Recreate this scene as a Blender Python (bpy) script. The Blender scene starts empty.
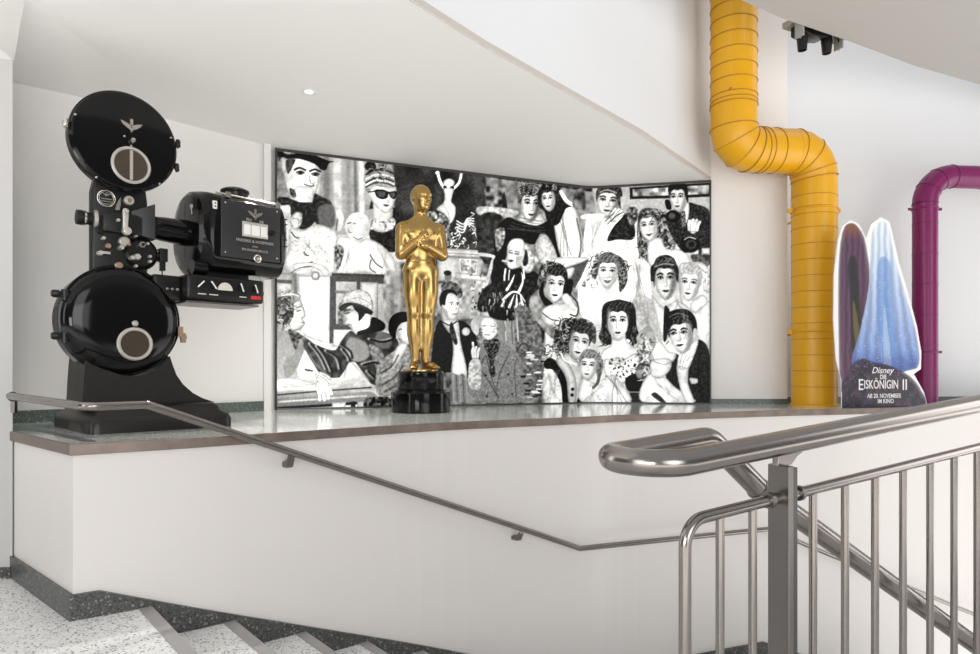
import bpy, bmesh, math, random
import numpy as np
from mathutils import Vector, Matrix
random.seed(4)
PI = math.pi
SC = bpy.context.scene
COL = SC.collection

# ------------------------------------------------------------------ camera
FPX = 660.0; EYE = 1.23; LEDGE = 0.87; CEIL = 3.23; LAND = 0.02; LOW = -1.30
cam_d = bpy.data.cameras.new('camera'); cam = bpy.data.objects.new('camera', cam_d); COL.objects.link(cam)
cam.location = (0, 0, EYE); cam.rotation_euler = (PI/2, 0, 0)
cam_d.sensor_fit = 'HORIZONTAL'; cam_d.sensor_width = 36.0; cam_d.lens = 36.0*FPX/980.0
cam_d.shift_y = (370.0-327.0)/980.0
cam_d.clip_start = 0.05
SC.camera = cam
# ------------------------------------------------------------------ world and lights
w = bpy.data.worlds.new('world'); SC.world = w; w.use_nodes = True
wn = w.node_tree.nodes; wl = w.node_tree.links
bg = wn['Background']
tc = wn.new('ShaderNodeTexCoord'); sp = wn.new('ShaderNodeSeparateXYZ'); cr = wn.new('ShaderNodeValToRGB')
wl.new(tc.outputs['Generated'], sp.inputs[0])
mp = wn.new('ShaderNodeMapRange'); mp.inputs[1].default_value = -1; mp.inputs[2].default_value = 1
wl.new(sp.outputs[2], mp.inputs[0]); wl.new(mp.outputs[0], cr.inputs[0]); wl.new(cr.outputs[0], bg.inputs[0])
e = cr.color_ramp.elements
e[0].position = 0.0; e[0].color = (1.3, 1.26, 1.2, 1)
e[1].position = 1.0; e[1].color = (0.62, 0.64, 0.68, 1)
for p_, c_ in ((0.36, (2.9, 2.82, 2.72)), (0.425, (1.9, 1.85, 1.78)), (0.455, (0.18, 0.175, 0.17)), (0.50, (0.16, 0.155, 0.15)), (0.62, (0.20, 0.20, 0.20)), (0.74, (0.52, 0.53, 0.55))):
    m_ = e.new(p_); m_.color = (*c_, 1)
def wmath(op, a, b=None):
    n = wn.new('ShaderNodeMath'); n.operation = op
    for k_, v_ in enumerate((a, b)):
        if v_ is None: continue
        if isinstance(v_, (int, float)): n.inputs[k_].default_value = v_
        else: wl.new(v_, n.inputs[k_])
    return n.outputs[0]
az = wmath('ARCTAN2', sp.outputs[0], sp.outputs[1])
def smooth(v, a, b):
    n = wn.new('ShaderNodeMapRange'); n.interpolation_type = 'SMOOTHSTEP'; n.inputs[1].default_value = a; n.inputs[2].default_value = b; wl.new(v, n.inputs[0]); return n.outputs[0]
stripe = smooth(wmath('SINE', wmath('ADD', wmath('MULTIPLY', az, 5.0), 0.9)), 0.55, 0.75)
band = wmath('MULTIPLY', smooth(sp.outputs[2], -0.10, -0.04), smooth(sp.outputs[2], 0.46, 0.40))
assumed_win = wmath('MULTIPLY', wmath('MULTIPLY', stripe, band), 3.2)  # assumed window stripes, added to the world for directional light and contrasty reflections
addn = wn.new('ShaderNodeMix'); addn.data_type = 'RGBA'; addn.blend_type = 'ADD'; addn.inputs[0].default_value = 1.0; addn.clamp_result = False
wl.new(cr.outputs[0], addn.inputs[6]); wl.new(assumed_win, addn.inputs[7]); wl.new(addn.outputs[2], bg.inputs[0])
bg.inputs[1].default_value = 1.0

def area(name, loc, target, sx, sy, power, col=(1, 1, 1)):
    l = bpy.data.lights.new(name, 'AREA'); l.shape = 'RECTANGLE'; l.size = sx; l.size_y = sy
    l.energy = power; l.color = col
    o = bpy.data.objects.new(name, l); COL.objects.link(o); o.location = loc
    o.rotation_euler = (Vector(target)-Vector(loc)).to_track_quat('-Z', 'Y').to_euler()
    return o
area('assumed_window_light', (3.5, -4.5, 2.6), (0.5, 5.5, 1.2), 5.0, 2.6, 110, (0.97, 0.98, 1.0))  # added area light for assumed windows behind the camera, none built
area('side_fill_light', (-1.6, -2.6, 1.5), (0.2, 4.6, 0.5), 2.0, 1.0, 75, (1.0, 0.97, 0.93))  # added fill aimed low at the ledge wall to brighten it
area('assumed_skylight', (4.8, 6.2, 6.6), (4.6, 7.2, 1.5), 3.0, 1.2, 15, (0.93, 0.97, 1.0))  # added area light; skylight only assumed from brightness at the upper right
SC.view_settings.view_transform = 'Standard'; SC.view_settings.look = 'None'
SC.view_settings.gamma = 1.0; SC.view_settings.use_curve_mapping = False
SC.view_settings.exposure = 0.0

# ------------------------------------------------------------------ materials
def mat(name, col, rough=0.5, metal=0.0, noise=0.0, nscale=8.0, bump=0.0, bscale=60.0, coat=0.0, spec=0.5, rvar=0.0, stretch=None):
    m = bpy.data.materials.new(name); m.use_nodes = True
    nt = m.node_tree; n = nt.nodes; l = nt.links; b = n['Principled BSDF']
    b.inputs['Base Color'].default_value = (*col, 1); b.inputs['Roughness'].default_value = rough
    b.inputs['Metallic'].default_value = metal; b.inputs['Coat Weight'].default_value = coat
    b.inputs['Coat Roughness'].default_value = 0.04
    b.inputs['Specular IOR Level'].default_value = spec
    t = n.new('ShaderNodeTexCoord'); mpn = n.new('ShaderNodeMapping'); l.new(t.outputs['Object'], mpn.inputs[0])
    if stretch: mpn.inputs['Scale'].default_value = stretch
    nz = n.new('ShaderNodeTexNoise'); nz.inputs['Scale'].default_value = nscale; nz.inputs['Detail'].default_value = 4
    l.new(mpn.outputs[0], nz.inputs['Vector'])
    mx = n.new('ShaderNodeMix'); mx.data_type = 'RGBA'
    mx.inputs[6].default_value = (*[c*(1-noise) for c in col], 1); mx.inputs[7].default_value = (*[min(1, c*(1+noise)) for c in col], 1)
    l.new(nz.outputs[0], mx.inputs[0]); l.new(mx.outputs[2], b.inputs['Base Color'])
    if rvar:
        mr = n.new('ShaderNodeMapRange'); mr.inputs[3].default_value = rough-rvar; mr.inputs[4].default_value = rough+rvar
        l.new(nz.outputs[0], mr.inputs[0]); l.new(mr.outputs[0], b.inputs['Roughness'])
    if bump:
        nb = n.new('ShaderNodeTexNoise'); nb.inputs['Scale'].default_value = bscale; l.new(mpn.outputs[0], nb.inputs['Vector'])
        bp = n.new('ShaderNodeBump'); bp.inputs['Strength'].default_value = bump; bp.inputs['Distance'].default_value = 0.004
        l.new(nb.outputs[0], bp.inputs['Height']); l.new(bp.outputs[0], b.inputs['Normal'])
    return m

def terrazzo(name, base, chips, scale, rough=0.3):
    m = bpy.data.materials.new(name); m.use_nodes = True
    nt = m.node_tree; n = nt.nodes; l = nt.links; b = n['Principled BSDF']
    b.inputs['Roughness'].default_value = rough
    t = n.new('ShaderNodeTexCoord')
    v = n.new('ShaderNodeTexVoronoi'); v.inputs['Scale'].default_value = scale; l.new(t.outputs['Object'], v.inputs['Vector'])
    wn_ = n.new('ShaderNodeTexWhiteNoise'); wn_.noise_dimensions = '3D'; l.new(v.outputs['Position'], wn_.inputs['Vector'])
    r = n.new('ShaderNodeValToRGB'); r.color_ramp.interpolation = 'CONSTANT'
    el = r.color_ramp.elements
    el[0].position = 0; el[0].color = (*base, 1); el[1].position = chips[0][0]; el[1].color = (*chips[0][1], 1)
    for p, c in chips[1:]:
        x = el.new(p); x.color = (*c, 1)
    l.new(wn_.outputs['Value'], r.inputs[0])
    v2 = n.new('ShaderNodeTexVoronoi'); v2.inputs['Scale'].default_value = scale*2.3; l.new(t.outputs['Object'], v2.inputs['Vector'])
    w2 = n.new('ShaderNodeTexWhiteNoise'); l.new(v2.outputs['Position'], w2.inputs['Vector'])
    mr = n.new('ShaderNodeMapRange'); mr.inputs[3].default_value = 0.8; mr.inputs[4].default_value = 1.15
    l.new(w2.outputs['Value'], mr.inputs[0])
    mx = n.new('ShaderNodeMix'); mx.data_type = 'RGBA'; mx.blend_type = 'MULTIPLY'; mx.inputs[0].default_value = 1
    l.new(r.outputs[0], mx.inputs[6]); l.new(mr.outputs[0], mx.inputs[7]); l.new(mx.outputs[2], b.inputs['Base Color'])
    return m

M = {}
M['paint'] = mat('white_wall_paint', (0.80, 0.785, 0.77), 0.6, noise=0.012, nscale=1.5, bump=0.05, bscale=160)
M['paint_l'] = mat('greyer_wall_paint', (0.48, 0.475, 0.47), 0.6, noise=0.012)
M['paint_cool'] = mat('cool_white_paint', (0.67, 0.68, 0.695), 0.55, noise=0.01, nscale=1.5)
M['paint_ledge'] = mat('satin_wall_paint', (0.70, 0.67, 0.645), 0.42, noise=0.02, nscale=1.2)
M['ceil'] = mat('ceiling_paint', (0.90, 0.89, 0.87), 0.7, noise=0.008, nscale=1.0)
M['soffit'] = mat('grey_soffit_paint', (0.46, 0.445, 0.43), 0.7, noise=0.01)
M['lip'] = mat('shaded_edge_paint', (0.46, 0.42, 0.385), 0.6)  # shadow line under the fascia put into this darker lip colour
M['steel'] = mat('brushed_stainless', (0.29, 0.265, 0.245), 0.22, 1.0, noise=0.03, nscale=3)
M['steel_d'] = mat('dull_steel', (0.20, 0.185, 0.175), 0.34, 1.0, noise=0.06, nscale=6)
M['fascia'] = mat('worn_metal_edging', (0.23, 0.185, 0.16), 0.42, 0.8, noise=0.45, nscale=9, rvar=0.12)
M['ledge'] = terrazzo('pale_green_terrazzo', (0.57, 0.60, 0.575), [(0.45, (0.49, 0.53, 0.50)), (0.7, (0.66, 0.69, 0.66)), (0.92, (0.27, 0.30, 0.28))], 110, 0.10)
M['floor'] = terrazzo('light_grey_terrazzo', (0.82, 0.82, 0.81), [(0.5, (0.88, 0.88, 0.87)), (0.78, (0.66, 0.66, 0.65)), (0.92, (0.22, 0.22, 0.22))], 120, 0.4)
M['skirt'] = terrazzo('dark_terrazzo', (0.055, 0.058, 0.056), [(0.5, (0.085, 0.088, 0.085)), (0.8, (0.03, 0.032, 0.03)), (0.93, (0.22, 0.23, 0.22))], 110, 0.35)
M['skirt_g'] = terrazzo('green_grey_terrazzo', (0.10, 0.125, 0.115), [(0.5, (0.14, 0.165, 0.155)), (0.8, (0.07, 0.09, 0.08)), (0.95, (0.28, 0.30, 0.29))], 110, 0.3)
M['nosing'] = mat('grey_nosing_strip', (0.36, 0.35, 0.345), 0.5, 0.2, noise=0.1)
M['darkstrip'] = mat('dark_slot_fill', (0.10, 0.10, 0.10), 0.5)
M['gloss'] = mat('gloss_black_enamel', (0.003, 0.003, 0.0035), 0.08, spec=0.28)
M['satin'] = mat('satin_black_enamel', (0.007, 0.007, 0.007), 0.30, spec=0.35)
M['panel'] = mat('charcoal_panel', (0.016, 0.016, 0.017), 0.35, noise=0.05)
M['cast'] = mat('brown_black_casting', (0.013, 0.011, 0.0095), 0.33, noise=0.3, nscale=25, bump=0.25, bscale=90, spec=0.4)
M['chrome'] = mat('worn_nickel', (0.62, 0.58, 0.52), 0.25, 1.0, noise=0.1)
M['brass'] = mat('aged_brass', (0.50, 0.36, 0.26), 0.35, 1.0, noise=0.2)
M['ring'] = mat('pale_metal_ring', (0.55, 0.52, 0.48), 0.35, 0.6)
M['dial'] = mat('cream_dial', (0.62, 0.60, 0.52), 0.4)
M['white'] = mat('white_print', (0.75, 0.74, 0.72), 0.5)
M['red'] = mat('red_plate', (0.55, 0.03, 0.03), 0.4)
M['amber'] = mat('brown_inspection_glass', (0.055, 0.040, 0.028), 0.08, coat=1.0)
M['gold'] = mat('satin_gold', (0.48, 0.315, 0.115), 0.27, 1.0, noise=0.06, nscale=5)
M['yellow'] = mat('yellow_duct_paint', (0.72, 0.36, 0.002), 0.36, noise=0.03, nscale=4)
M['seam'] = mat('duct_seam', (0.40, 0.19, 0.01), 0.5)
M['purple'] = mat('magenta_purple_paint', (0.17, 0.002, 0.085), 0.33, noise=0.03)
M['pseam'] = mat('purple_seam', (0.09, 0.004, 0.05), 0.5)
M['fixgrey'] = mat('grey_powder_coat', (0.33, 0.33, 0.30), 0.45, 0.3)
M['card'] = mat('white_card', (0.80, 0.79, 0.77), 0.6)
M['frame'] = mat('dark_aluminium_frame', (0.07, 0.07, 0.07), 0.35, 0.5)
lm = bpy.data.materials.new('lit_lens'); lm.use_nodes = True
lm.node_tree.nodes['Principled BSDF'].inputs['Emission Color'].default_value = (1, 0.97, 0.9, 1)
lm.node_tree.nodes['Principled BSDF'].inputs['Emission Strength'].default_value = 3.0
M['lamp'] = lm

def print_mat(name, rough=0.4):
    m = bpy.data.materials.new(name); m.use_nodes = True
    n = m.node_tree.nodes; a = n.new('ShaderNodeAttribute'); a.attribute_name = 'ink'
    m.node_tree.links.new(a.outputs['Color'], n['Principled BSDF'].inputs['Base Color'])
    n['Principled BSDF'].inputs['Roughness'].default_value = rough
    return m
M['print'] = print_mat('printed_photo', 0.38)      # collage treated as back-lit; ink glow added to brighten ceiling and ledge
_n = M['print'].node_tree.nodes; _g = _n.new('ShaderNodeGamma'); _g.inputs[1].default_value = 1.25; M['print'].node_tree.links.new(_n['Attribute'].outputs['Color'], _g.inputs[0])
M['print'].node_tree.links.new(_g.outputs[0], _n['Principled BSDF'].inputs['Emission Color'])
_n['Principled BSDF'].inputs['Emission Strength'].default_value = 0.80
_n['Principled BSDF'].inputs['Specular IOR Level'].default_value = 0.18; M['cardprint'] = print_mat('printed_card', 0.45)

# ------------------------------------------------------------------ helpers
def tag(o, label=None, cat=None, group=None, kind=None):
    if label: o['label'] = label
    if cat: o['category'] = cat
    if group: o['group'] = group
    if kind: o['kind'] = kind
    return o
def empty(name, loc, rz=0.0, label=None, cat=None, group=None):
    o = bpy.data.objects.new(name, None); COL.objects.link(o); o.location = loc; o.rotation_euler = (0, 0, rz)
    o.empty_display_size = 0.1
    return tag(o, label, cat, group)

class MB:
    def __init__(s): s.v = []; s.f = []; s.mi = []; s.X = Matrix.Identity(4)
    def add(s, vs, fs, mi=0):
        b = len(s.v)
        for p in vs: s.v.append(tuple(s.X @ Vector(p)))
        for f in fs: s.f.append(tuple(b+i for i in f)); s.mi.append(mi)
    def box(s, a, b, mi=0):
        x0, y0, z0 = a; x1, y1, z1 = b
        s.add([(x0,y0,z0),(x1,y0,z0),(x1,y1,z0),(x0,y1,z0),(x0,y0,z1),(x1,y0,z1),(x1,y1,z1),(x0,y1,z1)],
              [(0,3,2,1),(4,5,6,7),(0,1,5,4),(1,2,6,5),(2,3,7,6),(3,0,4,7)], mi)
    def prism(s, poly, axis, a, b, mi=0):
        # poly: 2D points; axis 'y': (x,z) ; 'z': (x,y) ; 'x': (y,z)
        n = len(poly)
        def P(p, t): return {'y': (p[0], t, p[1]), 'z': (p[0], p[1], t), 'x': (t, p[0], p[1])}[axis]
        vs = [P(p, a) for p in poly]+[P(p, b) for p in poly]
        fs = [tuple(range(n)), tuple(range(2*n-1, n-1, -1))]+[(i, i+n, (i+1) % n+n, (i+1) % n) for i in range(n)]
        s.add(vs, fs, mi)
    def lathe(s, prof, origin, axis, n=48, mi=0, cap=True, ph=0.0):
        # prof: list (r, t) along axis
        o = Vector(origin); a = Vector(axis).normalized()
        u = a.orthogonal().normalized()
        if abs(a.z) > 0.9: u = Vector((1, 0, 0))
        w_ = a.cross(u)
        vs = []; fs = []
        for r, t in prof:
            for i in range(n):
                q = ph+2*PI*i/n; vs.append(o+a*t+(u*math.cos(q)+w_*math.sin(q))*r)
        for k in range(len(prof)-1):
            for i in range(n):
                j = (i+1) % n; fs.append((k*n+i, k*n+j, (k+1)*n+j, (k+1)*n+i))
        if cap:
            fs.append(tuple(range(n-1, -1, -1))); fs.append(tuple((len(prof)-1)*n+i for i in range(n)))
        s.add(vs, fs, mi)
    def tube(s, pts, r, n=16, mi=0, cap=True):
        P = [Vector(p) for p in pts]; rr = r if isinstance(r, (list, tuple)) else [r]*len(P)
        T = []
        for i in range(len(P)):
            a = (P[i]-P[i-1]).normalized() if i else (P[1]-P[0]).normalized()
            b = (P[i+1]-P[i]).normalized() if i < len(P)-1 else a
            T.append((a+b).normalized())
        u = T[0].orthogonal().normalized(); vs = []; fs = []
        for i in range(len(P)):
            if i: u = (u-T[i]*u.dot(T[i])).normalized()
            w_ = T[i].cross(u)
            # mitre stretch
            a = (P[i]-P[i-1]).normalized() if i else T[i]
            c = max(0.5, a.dot(T[i]))
            bend = (T[i]-a*a.dot(T[i]))
            bd = None
            if bend.length > 1e-4:
                bd = (a-T[i]*a.dot(T[i])).normalized()
            for k in range(n):
                q = 2*PI*k/n; o = (u*math.cos(q)+w_*math.sin(q))*rr[i]
                if bd is not None: o = o+bd*(o.dot(bd)*(1/c-1))
                vs.append(P[i]+o)
        for i in range(len(P)-1):
            for k in range(n):
                j = (k+1) % n; fs.append((i*n+k, i*n+j, (i+1)*n+j, (i+1)*n+k))
        if cap: fs.append(tuple(range(n-1, -1, -1))); fs.append(tuple((len(P)-1)*n+i for i in range(n)))
        s.add(vs, fs, mi)
    def ring(s, c, axis, R, r, n=40, m=8, mi=0):
        c = Vector(c); a = Vector(axis).normalized(); u = a.orthogonal().normalized(); w_ = a.cross(u)
        vs = []; fs = []
        for i in range(n):
            q = 2*PI*i/n; d = u*math.cos(q)+w_*math.sin(q)
            for k in range(m):
                p = 2*PI*k/m; vs.append(c+d*(R+r*math.cos(p))+a*(r*math.sin(p)))
        for i in range(n):
            for k in range(m):
                i2 = (i+1) % n; k2 = (k+1) % m; fs.append((i*m+k, i2*m+k, i2*m+k2, i*m+k2))
        s.add(vs, fs, mi)
    def build(s, name, mats, parent=None, smooth=True, bevel=0.0, seg=3, angle=35, label=None):
        me = bpy.data.meshes.new(name); me.from_pydata(s.v, [], s.f)
        if not isinstance(mats, (list, tuple)): mats = [mats]
        for m in mats: me.materials.append(m)
        for p, i in zip(me.polygons, s.mi): p.material_index = i
        bm = bmesh.new(); bm.from_mesh(me); bmesh.ops.recalc_face_normals(bm, faces=bm.faces)
        if bevel:
            es = [e for e in bm.edges if len(e.link_faces) == 2 and e.calc_face_angle(0) > math.radians(angle)]
            bmesh.ops.bevel(bm, geom=es, offset=bevel, segments=seg, profile=0.5, affect='EDGES', clamp_overlap=True)
        bm.to_mesh(me); bm.free()
        if smooth:
            me.polygons.foreach_set('use_smooth', [True]*len(me.polygons)); me.set_sharp_from_angle(angle=math.radians(angle))
        o = bpy.data.objects.new(name, me); COL.objects.link(o)
        if parent: o.parent = parent
        if label: o['label'] = label
        return o
def struct(o): o['kind'] = 'structure'; return o
def fillet(pts, r, n=6):
    P = [Vector(p) for p in pts]; out = [P[0]]
    for i in range(1, len(P)-1):
        a = (P[i-1]-P[i]); b = (P[i+1]-P[i]); ang = a.angle(b); rr = r[i] if isinstance(r, dict) and i in r else (0 if isinstance(r, dict) else r)
        if rr == 0 or ang > PI-0.02: out.append(P[i]); continue
        d = min(rr/math.tan(ang/2), a.length*0.49, b.length*0.49); R = d*math.tan(ang/2)
        an = a.normalized(); bn = b.normalized(); c = P[i]+(an+bn).normalized()*(R/math.sin(ang/2))
        p0 = P[i]+an*d; p1 = P[i]+bn*d; u = (p0-c).normalized(); v = (p1-c).normalized(); th = u.angle(v)
        for k in range(n+1):
            t = k/n; out.append(c+(u*math.sin((1-t)*th)+v*math.sin(t*th))/math.sin(th)*R)
    out.append(P[-1]); return out
def text(s, size, m, parent, name='lettering', loc=(0,0,0), rot=(PI/2,0,0), extrude=0.001, shear=0.0, offset=0.0, sx=1.0, align='CENTER'):
    cu = bpy.data.curves.new(name, 'FONT'); cu.body = s; cu.size = size; cu.align_x = align; cu.align_y = 'CENTER'
    cu.extrude = extrude; cu.shear = shear; cu.offset = offset; cu.resolution_u = 3
    t = bpy.data.objects.new(name, cu); COL.objects.link(t)
    dg = bpy.context.evaluated_depsgraph_get(); me = bpy.data.meshes.new_from_object(t.evaluated_get(dg))
    bpy.data.objects.remove(t); me.materials.clear(); me.materials.append(m)
    o = bpy.data.objects.new(name, me); COL.objects.link(o); o.parent = parent; o.location = loc; o.rotation_euler = rot
    o.scale = (sx, 1, 1); return o

# ------------------------------------------------------------------ plan of the place (metres)
LF = [(-2.90, 3.934), (-2.02, 3.17), (-1.55, 3.50), (-1.10, 3.87), (-0.30, 4.50), (0.69, 5.03), (1.21, 5.34), (2.70, 5.92), (3.50, 6.17), (5.20, 6.85), (8.0, 7.9)]
def crv(pts, keep, n=6):
    P = [Vector((*p, 0)) for p in pts]; out = []
    for i in range(len(P)-1):
        if i < keep: out.append(P[i]); continue
        p0 = P[i-1] if i > keep else P[i]; p3 = P[i+2] if i+2 < len(P) else P[i+1]
        for k in range(n):
            t = k/n; a, b, c, d = p0, P[i], P[i+1], p3
            out.append(0.5*((2*b)+(c-a)*t+(2*a-5*b+4*c-d)*t*t+(3*b-a-3*c+d)*t**3))
    out.append(P[-1]); return [(v.x, v.y) for v in out]
FRONT = crv(LF, 1)
def offset_line(pts, d):
    out = []
    for i, p in enumerate(pts):
        p = Vector(p); ns = []
        if i: t = (p-Vector(pts[i-1])).normalized(); ns.append(Vector((t.y, -t.x)))
        if i < len(pts)-1: t = (Vector(pts[i+1])-p).normalized(); ns.append(Vector((t.y, -t.x)))
        m_ = sum(ns, Vector((0, 0))).normalized(); k = d/max(0.5, m_.dot(ns[0])); out.append(tuple(p+m_*k))
    return out            # positive d: towards the camera
WALLF = offset_line(FRONT, -0.02)
MUR = [(-1.935, 5.94), (1.09, 7.20), (2.315, 6.965)]
COLX = (2.33, 3.145); COLY = 6.98
def wall_strip(mb, pts, z0, z1, th=0.12, side=1, mi=0):
    back = offset_line(pts, -th*side); n = len(pts)
    z0s = z0 if isinstance(z0, list) else [z0]*n; z1s = z1 if isinstance(z1, list) else [z1]*n
    for i in range(n-1):
        a, b, c, d = pts[i], pts[i+1], back[i+1], back[i]
        vs = [(*a, z0s[i]), (*b, z0s[i+1]), (*c, z0s[i+1]), (*d, z0s[i]), (*a, z1s[i]), (*b, z1s[i+1]), (*c, z1s[i+1]), (*d, z1s[i])]
        fs = [(0,3,2,1),(4,5,6,7),(0,1,5,4),(2,3,7,6)]
        if i == 0: fs.append((3,0,4,7))
        if i == n-2: fs.append((1,2,6,5))
        mb.add(vs, fs, mi)

# ------------------------------------------------------------------ setting
# ledge wall, ledge top, metal edging
b = MB(); wall_strip(b, WALLF, -2.6, LEDGE-0.05, 0.10); struct(b.build('wall_ledge', M['paint_ledge'], smooth=False))
BACK = [(-3.95, 3.62), (-1.98, 5.89), (-1.935, 5.98), (1.09, 7.24), (2.33, 7.00), (3.16, 7.0), (3.16, 7.62), (8.2, 8.3)]
b = MB(); ins = offset_line(FRONT, -0.012)
b.prism([tuple(p) for p in ins]+[(8.2, 8.6), (3.0, 7.8), (1.0, 7.45), (-2.0, 6.15), (-3.4, 4.6), (-3.7, 3.9), (-2.80, 3.86)], 'z', LEDGE-0.05, LEDGE)
struct(b.build('floor_ledge', M['ledge'], smooth=False))
b = MB(); wall_strip(b, FRONT, LEDGE-0.052, LEDGE+0.002, 0.02); struct(b.build('trim_1', M['fascia'], smooth=False, bevel=0.002, seg=1, angle=60))
b = MB(); g0 = Vector((-2.68, 3.93)); g1 = Vector(LF[1])+Vector((0.02, 0.135))
dd = (g1-g0).normalized(); nn = Vector((-dd.y, dd.x))*0.025
b.prism([tuple(g0-nn), tuple(g1-nn), tuple(g1+nn), tuple(g0+nn)], 'z', LEDGE-0.01, LEDGE+0.003); struct(b.build('trim_2', M['darkstrip'], smooth=False))  # dark strip laid on the ledge in place of a shaded open slot
# back walls
b = MB(); wall_strip(b, BACK[:2], LEDGE-0.1, CEIL+0.25, 0.12); struct(b.build('wall_back', M['paint'], smooth=False))
b = MB(); wall_strip(b, [(-2.02, 5.99), (1.09, 7.32), (2.38, 7.07)], LEDGE-0.1, CEIL+0.25, 0.12); struct(b.build('wall_mural', M['paint'], smooth=False))
b = MB(); b.box((COLX[0], COLY, LEDGE-0.1), (COLX[1], COLY+0.75, 6.5)); struct(b.build('wall_center', M['paint'], smooth=False))
b = MB(); wall_strip(b, [(3.0, 7.40), (9.5, 7.95)], LEDGE-0.1, 7.0, 0.12); struct(b.build('wall_right', M['paint_cool'], smooth=False))
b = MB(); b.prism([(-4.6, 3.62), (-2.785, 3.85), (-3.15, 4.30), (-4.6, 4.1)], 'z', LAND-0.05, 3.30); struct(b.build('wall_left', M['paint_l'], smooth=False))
# baseboards on the ledge
b = MB(); wall_strip(b, [(-3.22, 4.40), (-1.965, 5.865)], LEDGE, LEDGE+0.085, 0.02); struct(b.build('baseboard_back', M['skirt_g'], smooth=False))
b = MB(); b.box((COLX[0]+0.01, COLY-0.015, LEDGE), (COLX[1]-0.002, COLY, LEDGE+0.055)); struct(b.build('baseboard_center', M['skirt_g'], smooth=False))
b = MB(); wall_strip(b, [(3.16, 7.41), (9.3, 7.93)], LEDGE, LEDGE+0.055, 0.015); struct(b.build('baseboard_right', M['skirt_g'], smooth=False))
b = MB(); wall_strip(b, [(-4.6, 3.603), (-2.786, 3.833)], LAND, LAND+0.062, 0.02); struct(b.build('baseboard_left', M['skirt'], smooth=False))
# vertical profile beside the mural
b = MB(); b.box((-0.03, -0.03, 0), (0.03, 0.02, CEIL-LEDGE)); o = struct(b.build('trim_3', M['card'], smooth=False)); o.location = (-1.985, 5.86, LEDGE); o.rotation_euler = (0, 0, 0.65)
# ceiling; slope added on the left, shaped to carry a darker band of shade
FAS = [(-2.6, -0.2), (-2.1, 1.1), (-1.25, 2.45), (-0.42, 3.57), (-0.03, 4.074), (0.52, 4.714), (1.285, 5.59), (2.316, 6.947)]
FASC = FAS
fold = [(-5.0, 1.0), (-2.62, 1.5), (-2.50, 3.55), (-2.47, 4.286), (-2.185, 4.71), (-2.03, 5.37), (-1.97, 5.90)]
top = [(-5.0, 3.58, 3.03), (-2.785, 3.86, 3.04), (-3.25, 4.42, 3.165), (-2.90, 4.82, 3.205), (-2.56, 5.22, 3.215), (-2.2, 5.64, 3.225), (-1.97, 5.92, 3.23)]
b = MB()
vs = [(*p, CEIL) for p in fold]+top; n = len(fold)
b.add(vs, [(i, i+1, n+i+1, n+i) for i in range(n-1)]+[])
b.add([(*p, CEIL) for p in fold]+[(-5.0, -0.2, CEIL)]+[(*p, CEIL) for p in FASC]+[(2.45, 7.2, CEIL), (1.09, 7.45, CEIL), (-2.05, 6.1, CEIL)],
      [tuple(list(range(n-1, -1, -1))+[n]+list(range(n+1, n+1+len(FASC)+3)))])
struct(b.build('ceiling', M['ceil'], smooth=True, angle=40))
# bright fascia of the upper floor above the ceiling edge
b = MB(); wall_strip(b, offset_line(FASC, 0.0), CEIL+0.03, 6.5, 0.15); struct(b.build('wall_upper', M['paint_cool'], smooth=True, angle=20))
b = MB()
A = offset_line(FASC, -0.008); B_ = offset_line(FASC, 0.004); m = len(A)
b.add([(*p, CEIL-0.004) for p in A]+[(*p, CEIL+0.034) for p in B_], [(i, i+1, m+i+1, m+i) for i in range(m-1)])
struct(b.build('trim_4', M['lip'], smooth=True, angle=20))
# grey slab overhead at the right
SE = [(1.1, 4.72), (2.15, 5.38), (2.46, 5.57), (3.24, 5.96), (4.16, 6.45), (5.06, 6.85), (8.2, 8.2)]
SEC = SE
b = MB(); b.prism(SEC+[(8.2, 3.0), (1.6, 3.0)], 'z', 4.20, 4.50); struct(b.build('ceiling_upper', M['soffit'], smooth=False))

# floor: landing, stairs, lower landing
NRM = Vector((0.77, 0.64)).normalized(); PERP = Vector((0.65, -0.76)).normalized()
N0 = Vector((-1.74, 3.37)); TR = 0.41; RI = 0.165
b = MB()
q = [(-5.0, 3.75), (-2.7, 3.95), tuple(N0+PERP*-0.25), tuple(N0+PERP*3.6), (0.75, -1.5), (-5.0, -1.5)]
b.prism(q, 'z', LAND-0.15, LAND); struct(b.build('floor', M['floor'], smooth=False))
b = MB(); nb_ = MB()
for i in range(8):
    a = N0+NRM*(TR*i); c = N0+NRM*(TR*(i+1)); z = LAND-RI*(i+1)
    if i == 7: c = c+NRM*1.47
    poly = [tuple(a-PERP*0.5), tuple(a+PERP*3.6), tuple(c+PERP*3.6), tuple(c-PERP*(0.5+(0.9 if i == 7 else 0)))]
    b.prism(poly, 'z', z-0.35, z)
for i in range(4):
    a = N0+NRM*(TR*8+1.47+TR*i); c = a+NRM*TR; z = LOW-RI*(i+1)
    b.prism([tuple(a-PERP*1.4), tuple(a+PERP*3.0), tuple(c+PERP*3.0), tuple(c-PERP*1.4)], 'z', z-0.35, z)
for i in range(8):
    a = N0+NRM*(TR*i); z = LAND-RI*i
    k = a-NRM*0.05
    nb_.prism([tuple(k-PERP*0.10), tuple(k+PERP*3.5), tuple(a+NRM*0.012+PERP*3.5), tuple(a+NRM*0.012-PERP*0.10)], 'z', z-0.03, z+0.003)
b2 = MB(); g0 = Vector((0.33, 1.16)); gd = Vector((0.85, 0.527)).normalized()
b2.prism([tuple(g0), tuple(g0+gd*4.2), (4.4, -1.5), (0.75, -1.5), (0.58, 0.70)], 'z', -2.6, LAND); struct(b2.build('wall_stairwell', M['paint'], smooth=False))  # unseen block under the railing, added to keep the lower stairwell darker
st = struct(b.build('floor_stairs', M['floor'], smooth=False))
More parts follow.
